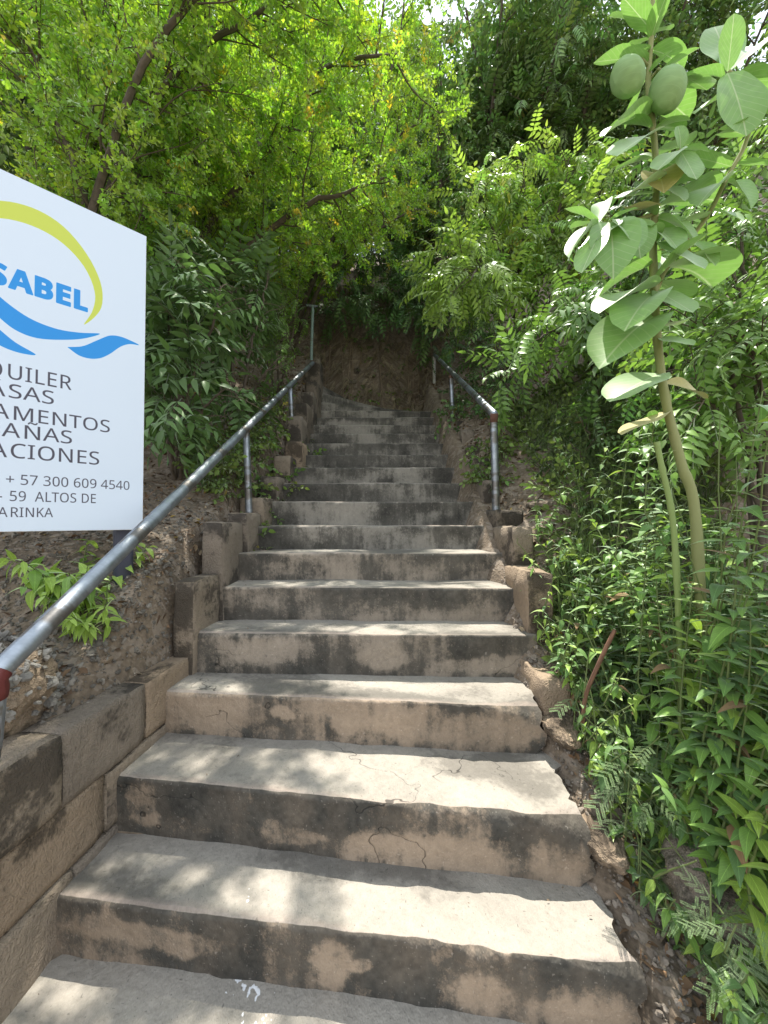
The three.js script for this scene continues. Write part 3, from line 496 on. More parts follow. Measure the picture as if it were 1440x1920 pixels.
// leafy shrubs with long hanging leaflets right of the stair top
{
  const pin = { geos: GEO.pin, mat: MAT.pin, gap: 0.14, len: [0.35, 0.75], gap2: 0.1, len2: [0.02, 0.12], gap3: 0.09, start: 0.3, sag: 0.5, up: 0.35, size: [0.8, 1.2], parts: 260 };
  let f = foot(985, 5.3);
  tree('ash_leaved_shrub', 'tall rounded shrub with glossy hanging compound leaves above the right handrail', 'shrub', f, [
    [f, [960, 560, 5.2], [930, 430, 5], [900, 370, 4.9]], [f, [985, 500, 5.2], [990, 380, 5], [985, 290, 4.9]], [f, [1020, 500, 5.2], [1060, 360, 5], [1075, 280, 4.9]], [f, [1050, 520, 5.2], [1110, 400, 5], [1150, 310, 5]],
    [f, [940, 600, 5], [880, 520, 4.7], [865, 470, 4.6]], [f, [1030, 560, 5], [1080, 480, 4.7], [1120, 430, 4.6]], [f, [960, 560, 4.9], [900, 500, 4.5], [885, 520, 4.2]]], { ...pin, seed: 201, r0: 0.028, mat: MAT.lime, gap: 0.12 });
  f = foot(1130, 3.9);
  tree('ash_leaved_shrub', 'low shrub drooping compound leaves over the dark hollow beside the right handrail', 'shrub', f, [
    [f, [1110, 680, 3.8], [1050, 620, 3.6], [1000, 640, 3.4]], [f, [1130, 640, 3.8], [1090, 580, 3.6], [1060, 590, 3.5]], [f, [1160, 620, 3.8], [1180, 520, 3.8], [1160, 470, 3.7]]], { ...pin, seed: 202, r0: 0.02, parts: 140 });
  f = foot(1290, 3.2);
  tree('ash_leaved_shrub', 'dense shrub with compound leaves rising behind the big-leaved milkweed', 'shrub', f, [
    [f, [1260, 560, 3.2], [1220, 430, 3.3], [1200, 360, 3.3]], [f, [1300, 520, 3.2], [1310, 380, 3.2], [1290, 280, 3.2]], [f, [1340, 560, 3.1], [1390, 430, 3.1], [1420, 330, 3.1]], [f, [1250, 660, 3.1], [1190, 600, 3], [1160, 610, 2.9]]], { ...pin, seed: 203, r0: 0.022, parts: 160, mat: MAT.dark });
  f = foot(1420, 2.1);
  tree('glossy_shrub', 'shrub with long shiny leaflets at the edge of the path behind the milkweed', 'shrub', f, [
    [f, [1390, 760, 2.0], [1350, 650, 1.95], [1320, 600, 1.9]], [f, [1420, 700, 2.0], [1400, 560, 1.95], [1370, 480, 1.9]], [f, [1450, 700, 2.0], [1460, 520, 1.9], [1450, 420, 1.9]], [f, [1400, 820, 1.95], [1340, 760, 1.85], [1310, 740, 1.8]], [f, [1440, 800, 1.9], [1420, 680, 1.8], [1400, 620, 1.75]]], { ...pin, seed: 204, r0: 0.016, parts: 160, geos: GEO.pinS, mat: MAT.pin, len: [0.2, 0.45], size: [0.8, 1.15] });
  f = foot(1400, 2.6);
  tree('glossy_shrub', 'tall glossy shrub crowding the slope behind the leaning milkweed branch', 'shrub', f, [
    [f, [1370, 640, 2.55], [1310, 500, 2.5], [1290, 420, 2.5]], [f, [1400, 600, 2.55], [1400, 440, 2.5], [1390, 340, 2.5]], [f, [1440, 620, 2.5], [1470, 450, 2.5], [1460, 300, 2.5]], [f, [1350, 720, 2.5], [1290, 650, 2.4], [1260, 600, 2.3]], [f, [1390, 800, 2.4], [1330, 760, 2.3], [1290, 780, 2.2]], [f, [1440, 800, 2.4], [1440, 700, 2.2], [1420, 640, 2.1]]], { ...pin, seed: 208, r0: 0.018, parts: 220, geos: GEO.pin, mat: MAT.pin, len: [0.25, 0.6], size: [0.6, 0.9] });
  f = foot(1120, 3.05);
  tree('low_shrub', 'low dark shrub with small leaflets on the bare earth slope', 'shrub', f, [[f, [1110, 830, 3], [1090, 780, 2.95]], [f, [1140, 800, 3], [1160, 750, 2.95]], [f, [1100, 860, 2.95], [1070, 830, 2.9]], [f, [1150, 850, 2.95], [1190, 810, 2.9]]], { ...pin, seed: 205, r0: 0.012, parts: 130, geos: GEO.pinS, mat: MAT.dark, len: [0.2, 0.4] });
  f = foot(830, 7.6);
  tree('low_shrub', 'shrub hanging over the earth bank at the head of the stairs', 'shrub', f, [[f, [800, 560, 7], [770, 500, 6.8]], [f, [850, 520, 7], [860, 440, 6.8]], [f, [880, 600, 6.8], [900, 540, 6.5]], [f, [740, 520, 7.4], [700, 470, 7.2]], [f, [760, 520, 7.2], [730, 550, 6.9], [715, 585, 6.8]], [f, [720, 480, 7.3], [660, 520, 7.0], [640, 570, 6.9]], [f, [840, 560, 6.9], [815, 600, 6.6], [810, 630, 6.5]]], { ...pin, seed: 206, r0: 0.025, parts: 0, mat: MAT.dark, len: [0.4, 0.8] });
  f = foot(960, 4.6);
  tree('low_shrub', 'dark leafy shrub in the hollow below the tall rounded shrub', 'shrub', f, [[f, [940, 680, 4.6], [930, 620, 4.5]], [f, [980, 690, 4.6], [1010, 620, 4.6]], [f, [900, 650, 5], [880, 600, 5]], [f, [1000, 740, 4.4], [1040, 700, 4.3]], [f, [950, 760, 4.4], [960, 730, 4.3]]], { ...pin, seed: 207, r0: 0.014, parts: 60, geos: GEO.pinS, mat: MAT.dark, len: [0.25, 0.5] });
  // left understorey
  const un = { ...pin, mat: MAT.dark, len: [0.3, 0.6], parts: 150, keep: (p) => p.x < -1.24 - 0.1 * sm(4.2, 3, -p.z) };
  f = foot(330, 3.1);
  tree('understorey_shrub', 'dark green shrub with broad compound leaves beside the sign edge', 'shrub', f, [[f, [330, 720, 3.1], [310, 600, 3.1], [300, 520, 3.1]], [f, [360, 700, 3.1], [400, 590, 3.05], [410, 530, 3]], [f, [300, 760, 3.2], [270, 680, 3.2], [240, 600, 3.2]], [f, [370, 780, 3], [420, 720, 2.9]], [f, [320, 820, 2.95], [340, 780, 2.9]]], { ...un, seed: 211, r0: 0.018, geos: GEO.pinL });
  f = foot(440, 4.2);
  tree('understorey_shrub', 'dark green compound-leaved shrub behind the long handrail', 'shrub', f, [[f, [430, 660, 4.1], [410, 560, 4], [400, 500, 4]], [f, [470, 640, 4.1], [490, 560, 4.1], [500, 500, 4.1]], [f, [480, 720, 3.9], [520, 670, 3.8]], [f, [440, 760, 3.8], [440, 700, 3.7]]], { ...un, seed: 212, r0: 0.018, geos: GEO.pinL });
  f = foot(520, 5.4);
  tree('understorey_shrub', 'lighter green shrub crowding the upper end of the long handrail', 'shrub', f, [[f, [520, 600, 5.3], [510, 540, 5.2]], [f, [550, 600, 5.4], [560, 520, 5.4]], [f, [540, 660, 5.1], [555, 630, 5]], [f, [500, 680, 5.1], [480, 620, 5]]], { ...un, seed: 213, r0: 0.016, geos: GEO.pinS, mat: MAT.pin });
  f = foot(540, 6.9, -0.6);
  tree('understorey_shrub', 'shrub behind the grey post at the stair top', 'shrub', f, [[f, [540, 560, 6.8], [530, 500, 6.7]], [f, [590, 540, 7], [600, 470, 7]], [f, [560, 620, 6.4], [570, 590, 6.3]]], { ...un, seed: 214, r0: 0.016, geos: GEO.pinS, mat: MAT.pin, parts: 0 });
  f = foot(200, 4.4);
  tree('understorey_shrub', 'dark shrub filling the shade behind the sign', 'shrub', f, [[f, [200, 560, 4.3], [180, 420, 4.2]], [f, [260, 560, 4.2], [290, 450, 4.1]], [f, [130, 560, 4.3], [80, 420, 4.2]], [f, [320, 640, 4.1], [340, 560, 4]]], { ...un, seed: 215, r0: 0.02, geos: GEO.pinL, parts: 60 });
}
// forest on the slope behind
{
  const protos = [0, 1, 2].map((q) => {
    const r = RNG(300 + q), h = 5.5, limbs = [], B = V(0, 0, 0);
    for (let k = 0; k < 8; k++) { const a = k * 2.4 + r(), e = 0.35 + 0.55 * r(), R = (1.3 + r()) * Math.cos(e * 0.8), H = h * (0.45 + 0.5 * e); limbs.push([B, V(Math.cos(a) * 0.12, H * 0.3, Math.sin(a) * 0.12), V(Math.cos(a) * R * 0.5, H * 0.65, Math.sin(a) * R * 0.5), V(Math.cos(a) * R, H, Math.sin(a) * R)]); }
    const o = new THREE.Group(); o.name = 'forest_tree'; total += grow(o, limbs, { seed: 310 + q, r0: 0.06, geos: q === 1 ? GEO.pin : GEO.simple, mat: MAT.forest, gap: 0.22, len: [0.6, 1.3], gap2: 0.17, len2: [0.1, 0.35], gap3: 0.12, start: 0.3, sag: 0.25, size: [1, 1.6] });
    return o;
  });
  const r = RNG(5), spots = [];
  for (const [D, x0, x1, gx] of [[8.6, -7, 9, 1.9], [10.6, -8, 11, 2.2], [13, -10, 13, 2.6], [16, -12, 15, 3.2]]) for (let x = x0 + r(); x < x1; x += gx * (0.8 + 0.4 * r())) spots.push([x, D + (r() - 0.5) * 1.2]);
  for (let i = spots.length - 1; i >= 0; i--) if (spots[i][1] < 9.6 && spots[i][0] > -2.2 && spots[i][0] < 0.9) spots.splice(i, 1);
  for (const [x, D] of [[2.4, 9.4], [3.5, 10], [6.4, 8.4], [4.4, 9], [-4.6, 6.5], [-5.6, 4.8]]) spots.push([x, D]);
  spots.forEach(([x, D], i) => {
    const o = protos[i % 3].clone(); o.name = numbered('forest_tree'); o.position.set(x, terrain(x, D) - 0.1, -D); o.rotation.y = r() * 6.28; const s = (0.85 + 0.45 * r()) * (Math.abs(x) < 0.8 ? 0.8 : x === 2.4 || x === 3.5 ? 1.45 : 1); o.scale.set(s, s, s);
    o.userData = { label: ['dark leafy tree with broad simple leaves on the hillside above the stairs', 'hillside tree with drooping compound leaves above the stairs', 'bushy dark tree with small clustered leaves on the hillside'][i % 3], category: 'tree', group: ['broad-leaved trees on the hillside', 'drooping trees on the hillside', 'bushy trees on the hillside'][i % 3] }; scene.add(o);
  });
}

// ---------------------------------------------------------------- giant milkweed with big grey-green leaves
const MILK = [0, 1, 2, 3].map((k) => bladeGeo('obov', 0.58 + 0.05 * k, 0.12 + 0.09 * k, 0.04 + 0.08 * k, 12, 0.018, k * 1.7));
function bigLeaf(parent, a, b, W, face, mat, q, name = 'leaf', org = parent.position) { // from a to b, width share, how far the blade faces the path
  const d = b.clone().sub(a), L = d.length(), Lp = Math.hypot(d.x, d.y) * 0.85 + L * 0.1, up = V(0, 1, 0).lerp(V(-0.3, 0.25, 1), face * 0.75).normalize(), m = basis(a.clone().sub(org), d, up, 1);
  const o = mesh(name, MILK[q % 4], mat, parent); o.applyMatrix4(m.multiply(new THREE.Matrix4().makeScale(L * 1.04, L, Lp * W / 0.62))); return o;
}
{
  const D = 1.4, P = (x, y, d = 0) => at(x, y, D + d), root = P(1322, 1560, 0.02); root.y = terrain(root.x, 1.42) - 0.05;
  const o = thing('milkweed_plant', 'tall milkweed with big rounded grey-green leaves, green fruits and a thick stem', 'plant', root.toArray());
  const mStem = std({ color: new THREE.Color().setRGB(0.24, 0.25, 0.1), roughness: 0.75 });
  const sp = [root.clone(), P(1310, 1100), P(1298, 923), P(1282, 879), P(1268, 823), P(1255, 768), P(1243, 690), P(1236, 607), P(1232, 495), P(1234, 417), P(1239, 361), P(1239, 278), P(1234, 208), P(1227, 139), P(1232, 78), P(1236, 30), P(1240, -60)].map((p) => p.sub(root));
  const n = 60, spts = curve(sp, n); mesh('stem', tube(spts, spts.map((_, i) => lerp(0.018, 0.007, i / n) * (1 + (i % 5 === 0 ? 0.12 : 0))), 10), mStem, o);
  const Y = mMilkYellow, G = mMilk;
  // base x, y, tip x, y, depth of tip, width, facing, material
  const list = [
    [1259, 770, 1170, 808, -0.08, 0.5, 0.15, Y], [1244, 698, 1151, 732, -0.1, 0.7, 0.5, G], [1254, 718, 1334, 729, 0.02, 0.62, 0.75, Y], [1236, 587, 1133, 640, -0.1, 0.72, 0.6, G], [1240, 630, 1305, 640, -0.12, 0.9, 0.55, G], [1234, 580, 1153, 600, 0.15, 0.7, 0.7, G],
    [1232, 534, 1129, 548, -0.1, 0.62, 0.28, G], [1232, 490, 1118, 526, 0.02, 0.5, 0.12, G], [1234, 538, 1305, 575, -0.14, 0.8, 0.4, G], [1234, 520, 1290, 540, 0.14, 0.75, 0.7, G], [1240, 463, 1304, 456, 0.02, 0.38, 0.5, Y], [1236, 500, 1362, 468, 0.16, 0.6, 0.65, G],
    [1236, 610, 1275, 600, 0.2, 0.6, 0.2, G], [1243, 336, 1178, 338, -0.12, 0.62, 0.2, G], [1239, 380, 1343, 332, 0.1, 0.5, 0.1, G], [1239, 312, 1262, 316, -0.12, 0.9, 0.7, Y], [1234, 384, 1188, 372, -0.1, 0.7, 0.6, Y],
    [1234, 236, 1170, 256, -0.1, 0.72, 0.55, G], [1234, 196, 1140, 208, -0.06, 0.5, 0.2, G], [1236, 230, 1306, 190, -0.06, 0.5, 0.5, G], [1238, 270, 1300, 252, 0.1, 0.6, 0.2, G], [1229, 94, 1128, 76, -0.06, 0.38, 0.35, G], [1230, 140, 1320, 52, -0.1, 0.48, 0.6, G],
    [1235, 50, 1262, -50, -0.1, 0.9, 0.8, G], [1235, 20, 1158, 0, 0.04, 0.55, 0.5, G], [1233, 50, 1188, 62, 0.1, 0.4, 0.1, G], [1236, 420, 1290, 440, -0.12, 0.7, 0.3, G], [1234, 430, 1180, 460, 0.12, 0.7, 0.3, G], [1240, 290, 1320, 300, 0.14, 0.5, 0.1, G], [1238, 330, 1300, 352, -0.1, 0.6, 0.3, G], [1230, 160, 1300, 175, 0.12, 0.5, 0.15, G], [1240, 400, 1330, 420, -0.1, 0.55, 0.35, G], [1238, 445, 1330, 490, -0.14, 0.55, 0.35, G], [1236, 560, 1340, 560, -0.06, 0.5, 0.35, G], [1234, 545, 1180, 575, -0.18, 0.6, 0.4, G],
  ];
  list.forEach(([ax, ay, bx, by, dz, w, f, m], i) => bigLeaf(o, P(ax, ay), P(bx, by, dz), w, f, m, i));
  { const r = RNG(88); for (let y = 20; y < 620; y += 56) { const a = r() * 6.28, f = spts[Math.round(lerp(59, 27, clamp((y - 20) / 600, 0, 1)))].clone().add(root); for (const e of [0, Math.PI]) { const l = 0.1 + 0.06 * r(), t = f.clone().add(V(Math.cos(a + e) * l, (0.1 + 0.5 * r()) * l * (r() < 0.6 ? 1 : -0.6), Math.sin(a + e) * l)); bigLeaf(o, f, t, 0.55 + 0.2 * r(), 0.25 + 0.5 * r(), G, Math.floor(r() * 4)); } } }
  const side = (a, b, leaves) => { const br = mesh('branch', tube(curve([a, a.clone().lerp(b, 0.5).add(V(0, -0.015, 0)), b].map((p) => p.clone().sub(root)), 8), [0.008, 0.008, 0.0075, 0.007, 0.0065, 0.006, 0.0055, 0.005, 0.0045], 6), mStem, o); leaves.forEach(([ax, ay, bx, by, d0, dz, w, f], i) => bigLeaf(br, P(ax, ay, d0), P(bx, by, dz), w, f, G, i + 1, 'leaf', root)); };
  side(P(1234, 392), P(1123, 410, -0.1), [[1128, 410, 1070, 372, -0.1, -0.14, 0.45, 0.5], [1130, 408, 1140, 350, -0.1, -0.05, 0.4, 0.2], [1128, 412, 1062, 447, -0.1, -0.15, 0.4, 0.1], [1140, 410, 1096, 496, -0.1, -0.2, 0.4, 0.2], [1150, 405, 1205, 372, -0.1, -0.2, 0.55, 0.3], [1160, 402, 1215, 430, -0.08, -0.2, 0.6, 0.4], [1150, 408, 1165, 470, -0.08, -0.22, 0.6, 0.6], [1170, 402, 1120, 440, -0.06, -0.14, 0.6, 0.3], [1132, 410, 1080, 410, -0.1, 0, 0.6, 0.2], [1190, 400, 1215, 455, -0.04, -0.12, 0.65, 0.6]]);
  side(P(1236, 292), P(1288, 265, -0.08), [[1285, 268, 1246, 290, -0.08, -0.15, 0.6, 0.5], [1285, 268, 1345, 258, -0.08, -0.12, 0.6, 0.4], [1287, 266, 1290, 212, -0.08, -0.1, 0.5, 0.6], [1287, 268, 1318, 318, -0.08, -0.15, 0.55, 0.5]]);
  for (const [x, y, s] of [[1264, 150, 1], [1188, 124, 0.9]]) { // inflated fruits with a seam
    const g = new THREE.SphereGeometry(0.056 * s, 28, 20), p = g.attributes.position; for (let i = 0; i < p.count; i++) { const v = V(p.getX(i), p.getY(i), p.getZ(i)), a = Math.atan2(v.z, v.x); const k = 1 + 0.05 * (fbm3(v.x * 30, v.y * 30, v.z * 30, 3) - 0.5) * 3 - 0.07 * Math.exp(-Math.pow((Math.abs(a) - 1.75) / 0.1, 2)) * Math.hypot(v.x, v.z) / (0.056 * s); p.setXYZ(i, v.x * k, v.y * 1.28 * k, v.z * k); }
    g.computeVertexNormals(); const f = mesh('fruit', g, std({ map: VEIN([0.2, 0.32, 0.12], [0.26, 0.38, 0.16], 0.03), roughness: 0.75 }), o); f.position.copy(P(x, y, -0.06).sub(root)); f.rotation.z = s < 1 ? 0.5 : 0.1;
    mesh('fruit_stalk', tube([P(x, y - 32, -0.05).sub(root), P((x + 1231) / 2, y - 42, -0.02).sub(root), P(1230, y - 20).sub(root)], 0.005, 6), mStem, o);
  }
  // long side branch leaning out to the right
  const s2 = [P(1237, 540), P(1252, 505, 0.02), P(1290, 455, 0.05), P(1340, 390, 0.04), P(1373, 325), P(1410, 258), P(1425, 190), P(1400, 130, -0.02), P(1382, 112, -0.03)].map((p) => p.clone().sub(root));
  const o2 = mesh('branch', tube(curve(s2, 30), curve(s2, 30).map((_, i) => lerp(0.009, 0.006, i / 30)), 8), mStem, o);
  [[1380, 114, 1396, 0, -0.03, -0.08, 0.58, 0.85], [1380, 116, 1425, 215, -0.03, -0.1, 0.6, 0.9], [1385, 112, 1448, 25, -0.02, 0.02, 0.55, 0.7], [1372, 128, 1300, 96, -0.02, -0.05, 0.4, 0.7], [1340, 150, 1300, 120, 0, -0.08, 0.9, 0.8], [1400, 150, 1318, 180, 0.02, 0, 0.5, 0.4], [1415, 240, 1370, 215, 0, -0.05, 0.7, 0.3], [1415, 235, 1460, 200, 0, -0.05, 0.8, 0.6], [1385, 300, 1306, 275, 0, -0.06, 0.35, 0.1], [1390, 295, 1470, 290, 0, -0.06, 0.4, 0.1], [1370, 330, 1320, 345, 0, -0.1, 0.5, 0.2], [1375, 330, 1440, 350, 0, -0.1, 0.5, 0.2], [1335, 398, 1290, 400, 0.04, -0.04, 0.5, 0.25], [1345, 385, 1410, 395, 0.04, -0.06, 0.5, 0.2], [1300, 445, 1360, 470, 0.05, -0.06, 0.55, 0.3], [1390, 120, 1450, 150, -0.02, 0.08, 0.5, 0.6], [1385, 105, 1360, 20, 0.02, 0.1, 0.6, 0.7]].forEach(([ax, ay, bx, by, d0, d1, w, f], i) => bigLeaf(o2, P(ax, ay, d0), P(bx, by, d1), w, f, G, i, 'leaf', root));
  const st = thing('cut_stem', 'bare green stub of a cut stem next to the thick milkweed stem', 'plant', [P(1262, 1100, -0.05).x, terrain(P(1262, 1100).x, 1.35) - 0.05, -1.35]);
  const s3 = [V(st.position.x + 0.02, st.position.y, -1.35), P(1266, 1050, -0.05), P(1258, 950, -0.05), P(1243, 880, -0.05), P(1233, 828, -0.05)].map((p) => p.clone().sub(st.position));
  mesh('stub', tube(curve(s3, 24), curve(s3, 24).map((_, i) => 0.0095 + (i % 6 === 0 ? 0.002 : 0)), 8), std({ color: new THREE.Color().setRGB(0.2, 0.27, 0.08), roughness: 0.7 }), st);
}

// ---------------------------------------------------------------- broad-leaved weeds along the right edge, leaf by leaf
const LANCE = [0, 1, 2, 3].map((k) => bladeGeo('lance', 0.3 + 0.05 * k, 0.2, 0.2 + 0.14 * k, 6, 0.008, k)), HEART = [bladeGeo('heart', 0.9, 0.15, 0.2, 7), bladeGeo('heart', 0.85, 0.3, 0.35, 7)];
const mGreenStem = std({ color: new THREE.Color().setRGB(0.12, 0.16, 0.05), roughness: 0.8 });
function weed(name, label, x, D, h, seed, { stems = 3, leaf = [0.07, 0.12], gap = 0.055, spread = 0.5, geos = LANCE, mats = mWeed, lean = V(-0.15, 0, 0.25), most = 150, from = 0.25, group, droop = 0.25, edge = 0.98 } = {}) {
  const r = RNG(seed), y = terrain(x, D) - 0.03, o = thing(name, label, 'plant', [x, y, -D], 0, group); let n = 0;
  for (let s = 0; s < stems; s++) {
    const a = r() * 6.28, d = V(Math.cos(a) * spread, 1, Math.sin(a) * spread).add(lean).normalize(), H = h * (0.75 + 0.35 * r()), pts = [V((r() - 0.5) * 0.06, 0, (r() - 0.5) * 0.06)], dir = d.clone(), k = 12;
    for (let i = 0; i < k; i++) { dir.add(rv(r, 0.09)); dir.y -= droop * 0.05; if (x + pts[i].x < edge && dir.x < 0.05) dir.x = 0.05 + 0.1 * r(); dir.normalize(); pts.push(pts[i].clone().addScaledVector(dir, H / k)); }
    mesh('stem', tube(pts, pts.map((_, i) => lerp(0.005, 0.0018, i / k)), 5), mGreenStem, o);
    let ph = r() * 3;
    for (let q = H * from; q <= H && n < most; q += gap * (0.8 + 0.4 * r())) {
      const f = Math.min(k - 0.001, q / H * k), i = Math.floor(f), p = pts[i].clone().lerp(pts[i + 1], f - i), t = pts[i + 1].clone().sub(pts[i]).normalize(); ph += 1.57;
      const u = V(1, 0, 0).cross(t).normalize(), w = t.clone().cross(u);
      for (const e of [0, Math.PI]) { const dd = u.clone().multiplyScalar(Math.cos(ph + e)).addScaledVector(w, Math.sin(ph + e)).addScaledVector(t, 0.5).add(rv(r, 0.25)); dd.y -= droop * (0.5 + r()); dd.normalize(); const L = lerp(leaf[0], leaf[1], r()) * (1 - 0.3 * q / H); n++;
        const m = mesh('leaf', geos[(n + s) % geos.length], mats !== mWeed || r() > 0.03 ? mats[r() < 0.6 ? (seed % mats.length) : Math.floor(r() * mats.length)] : mDry, o); m.applyMatrix4(basis(p, dd, V(0, 1, 0).add(rv(r, 0.35)), L)); }
    }
  }
  return o;
}
{
  const kinds = ['leafy weed with slender pointed leaves in the thicket below the milkweed', 'leafy weed with slender pointed leaves on the slope above the curb'];
  const spots = [[1.08, 1.25, 1.05], [1.22, 1.12, 1.25], [1.3, 1.32, 1.25], [1.42, 1.2, 1.3], [1.18, 1.5, 1.0], [1.36, 1.55, 1.15], [1.55, 1.42, 1.2], [1.1, 1.72, 0.85], [1.28, 1.8, 0.95], [1.5, 1.75, 1.0], [1.12, 1.05, 0.85], [1.35, 0.98, 1.15], [1.0, 1.42, 0.6], [1.08, 1.95, 0.7], [1.26, 1.22, 1.3], [1.14, 1.14, 1.1], [1.48, 1.05, 1.3], [1.38, 1.28, 1.3], [1.5, 1.3, 1.35], [1.65, 1.6, 1.3], [1.22, 1.4, 1.15], [1.3, 1.08, 0.8], [1.2, 1.3, 0.8], [1.02, 1.22, 1.3], [1.06, 1.3, 1.35], [1.12, 1.28, 1.35], [1.0, 1.34, 0.9], [1.07, 1.2, 1.1], [1.09, 1.24, 1.2], [1.05, 1.16, 1.05], [1.16, 1.22, 1.15]];
  spots.forEach(([x, D, h], i) => weed('leafy_weed', kinds[0], x, D, h * (x > 1.04 && D < 1.6 ? 1.18 : 1), 400 + i, { stems: 5, most: 190, group: 'weeds in the thicket below the milkweed', lean: V(-0.04, 0, 0.06), spread: 0.26, leaf: [0.065, 0.125], gap: 0.05, from: 0.12 }));
  [[1.1, 2.3, 0.5], [1.3, 2.2, 0.7], [1.12, 2.7, 0.4], [1.4, 2.6, 0.7], [1.6, 2.3, 0.9], [1.7, 2.9, 0.6]].forEach(([x, D, h], i) => weed('leafy_weed', kinds[1], x, D, h, 430 + i, { stems: 4, most: 90, group: 'weeds above the curb', leaf: [0.05, 0.1] }));
  [[0.93, 1.36, 0.42], [0.96, 1.52, 0.5], [0.92, 1.66, 0.42], [0.98, 1.84, 0.5], [0.98, 2.05, 0.45], [1.0, 1.24, 0.4], [1.04, 1.1, 0.45], [1.02, 2.25, 0.4], [1.04, 2.45, 0.4], [1.1, 1.0, 0.5], [1.16, 0.92, 0.5], [1.08, 1.4, 0.6], [1.1, 1.6, 0.65]].forEach(([x, D, h], i) => weed('edge_weed', 'low bushy weed spilling over the broken right ends of the lower steps', x, D, h, 510 + i, { stems: 8, most: 120, group: 'low weeds at the right step ends', lean: V(-0.1, 0, 0.15), spread: 0.75, leaf: [0.045, 0.09], gap: 0.042, from: 0.1, droop: 0.6, edge: 0.84 }));
  weed('heart_leaf_vine', 'climbing vine with heart-shaped leaves among the weeds', 1.0, 1.5, 0.85, 460, { stems: 3, geos: HEART, leaf: [0.07, 0.1], gap: 0.13, mats: [mWeed[2], mWeed[0]], lean: V(-0.1, 0, 0.3), droop: 0.9, edge: 0.85 });
  weed('heart_leaf_vine', 'low vine with large heart-shaped leaves over the grey rock at the foot of the stairs', 1.02, 1.12, 0.3, 461, { stems: 3, geos: HEART, leaf: [0.07, 0.11], gap: 0.08, mats: [mWeed[0], mWeed[1]], droop: 1.1, lean: V(-0.2, 0, 0.4) });
  // feathery mimosa-like seedlings at the stair edge
  const fm = { geos: GEO.feather, mats: [0.8, 1, 1.25].map((k) => { const m = MAT.feather.clone(); m.color.multiplyScalar(k); return m; }), leaf: [0.5, 0.85], stems: 4, gap: 0.08, most: 34, droop: 0.5, spread: 0.8, edge: 0.86 };
  [[1.0, 1.5, 0.5], [1.02, 1.36, 0.5], [0.97, 1.78, 0.32], [1.08, 1.2, 0.4], [1.06, 1.62, 0.5], [1.05, 0.92, 0.32], [1.14, 0.98, 0.5], [1.0, 1.65, 0.3]].forEach(([x, D, h], i) => weed('feathery_seedling', 'seedling with fine feathery leaves spilling onto the broken step ends', x, D, h, 470 + i, { ...fm, group: 'feathery seedlings at the step ends' }));
  weed('pale_weed', 'bright green weed with pointed leaves under the sign', -1.46, 1.86, 0.36, 490, { stems: 17, leaf: [0.08, 0.13], gap: 0.035, edge: -9, mats: [mWeed[2], mWeed[0]], spread: 0.9, most: 290, lean: V(0.1, 0, 0.1), droop: 0.5 });
  weed('pale_weed', 'small bright green weed below the pipe handrail near the sign post', -1.3, 1.76, 0.26, 491, { stems: 8, leaf: [0.06, 0.1], gap: 0.03, edge: -9, mats: [mWeed[2]], spread: 0.8, most: 110, droop: 0.5 });
}
// creepers on the curbs
{
  const c = (name, label, x, D, n, R, seed, mat = MAT.creep) => { const r = RNG(seed), o = thing(name, label, 'plant', [x, terrain(x, D), -D]), tw = [], sp = []; for (let i = 0; i < n; i++) { const a = r() * 6.28, q = R * Math.sqrt(r()), p = V(Math.cos(a) * q * 0.7, 0, Math.sin(a) * q); p.y = terrain(x + p.x, D - p.z) - o.position.y + 0.02 + r() * 0.22; const d = V((r() - 0.5), 0.3 - r() * 0.7, (r() - 0.2)).normalize(); sp.push(basis(p, d, V(0, 1, 0).add(rv(r, 0.4)), 0.8 + 0.6 * r())); tw.push(tube([p, p.clone().add(V((r() - 0.5) * 0.1, -0.12 - r() * 0.1, (r() - 0.5) * 0.1))], 0.002, 3)); } const m = mesh('stems', mergeGeometries(tw), mTwig, o); m.userData.kind = 'stuff'; clothe(o, 'foliage', GEO.creep, mat, sp, r, tintA); };
  c('creeper', 'small-leaved creeper hugging the first post of the long handrail', -1.17, 3.25, 90, 0.28, 501);
  c('creeper', 'creeper trailing over the earth beside the middle post of the long handrail', -1.32, 3.5, 170, 0.5, 507);
  c('creeper', 'creeper covering the curb between the long handrail posts', -1.16, 3.9, 120, 0.4, 502);
  c('creeper', 'creeper climbing below the upper part of the long handrail', -1.2, 4.8, 150, 0.6, 503);
  c('creeper', 'small weeds beside the foot of the right handrail post', 0.96, 3.55, 60, 0.25, 504);
  c('creeper', 'tufts of greenery rooted in the earth bank behind the stair top', -0.2, 7.5, 160, 0.9, 506);
  c('creeper', 'low greenery at the top of the right curb', 1.15, 5, 100, 0.6, 505, MAT.dark);
}
// ---------------------------------------------------------------- stones, litter, grass
const scatter = (name, label, cat, geos, mats, n, seed, pick) => {
  const r = RNG(seed); geos.forEach((g, q) => { const im = new THREE.InstancedMesh(g, mats, Math.ceil(n / geos.length)); im.name = numbered(name); im.userData = { kind: 'stuff', label, category: cat }; im.castShadow = im.receiveShadow = true; for (let i = 0; i < im.count; i++) { const [m, c] = pick(r); im.setMatrixAt(i, m); im.setColorAt(i, new THREE.Color().setRGB(...c)); } scene.add(im); });
};
const stoneGeo = (seed, k = 1) => { const g = new THREE.IcosahedronGeometry(1, k), p = g.attributes.position; for (let i = 0; i < p.count; i++) { const v = V(p.getX(i), p.getY(i), p.getZ(i)); v.multiplyScalar(0.35 + 1.25 * fbm3(v.x * 1.6 + seed * 9, v.y * 1.6 + 3, v.z * 1.6, 2)); p.setXYZ(i, v.x * 1.15, v.y * 0.55, v.z * 0.85); } g.computeVertexNormals(); return g; };
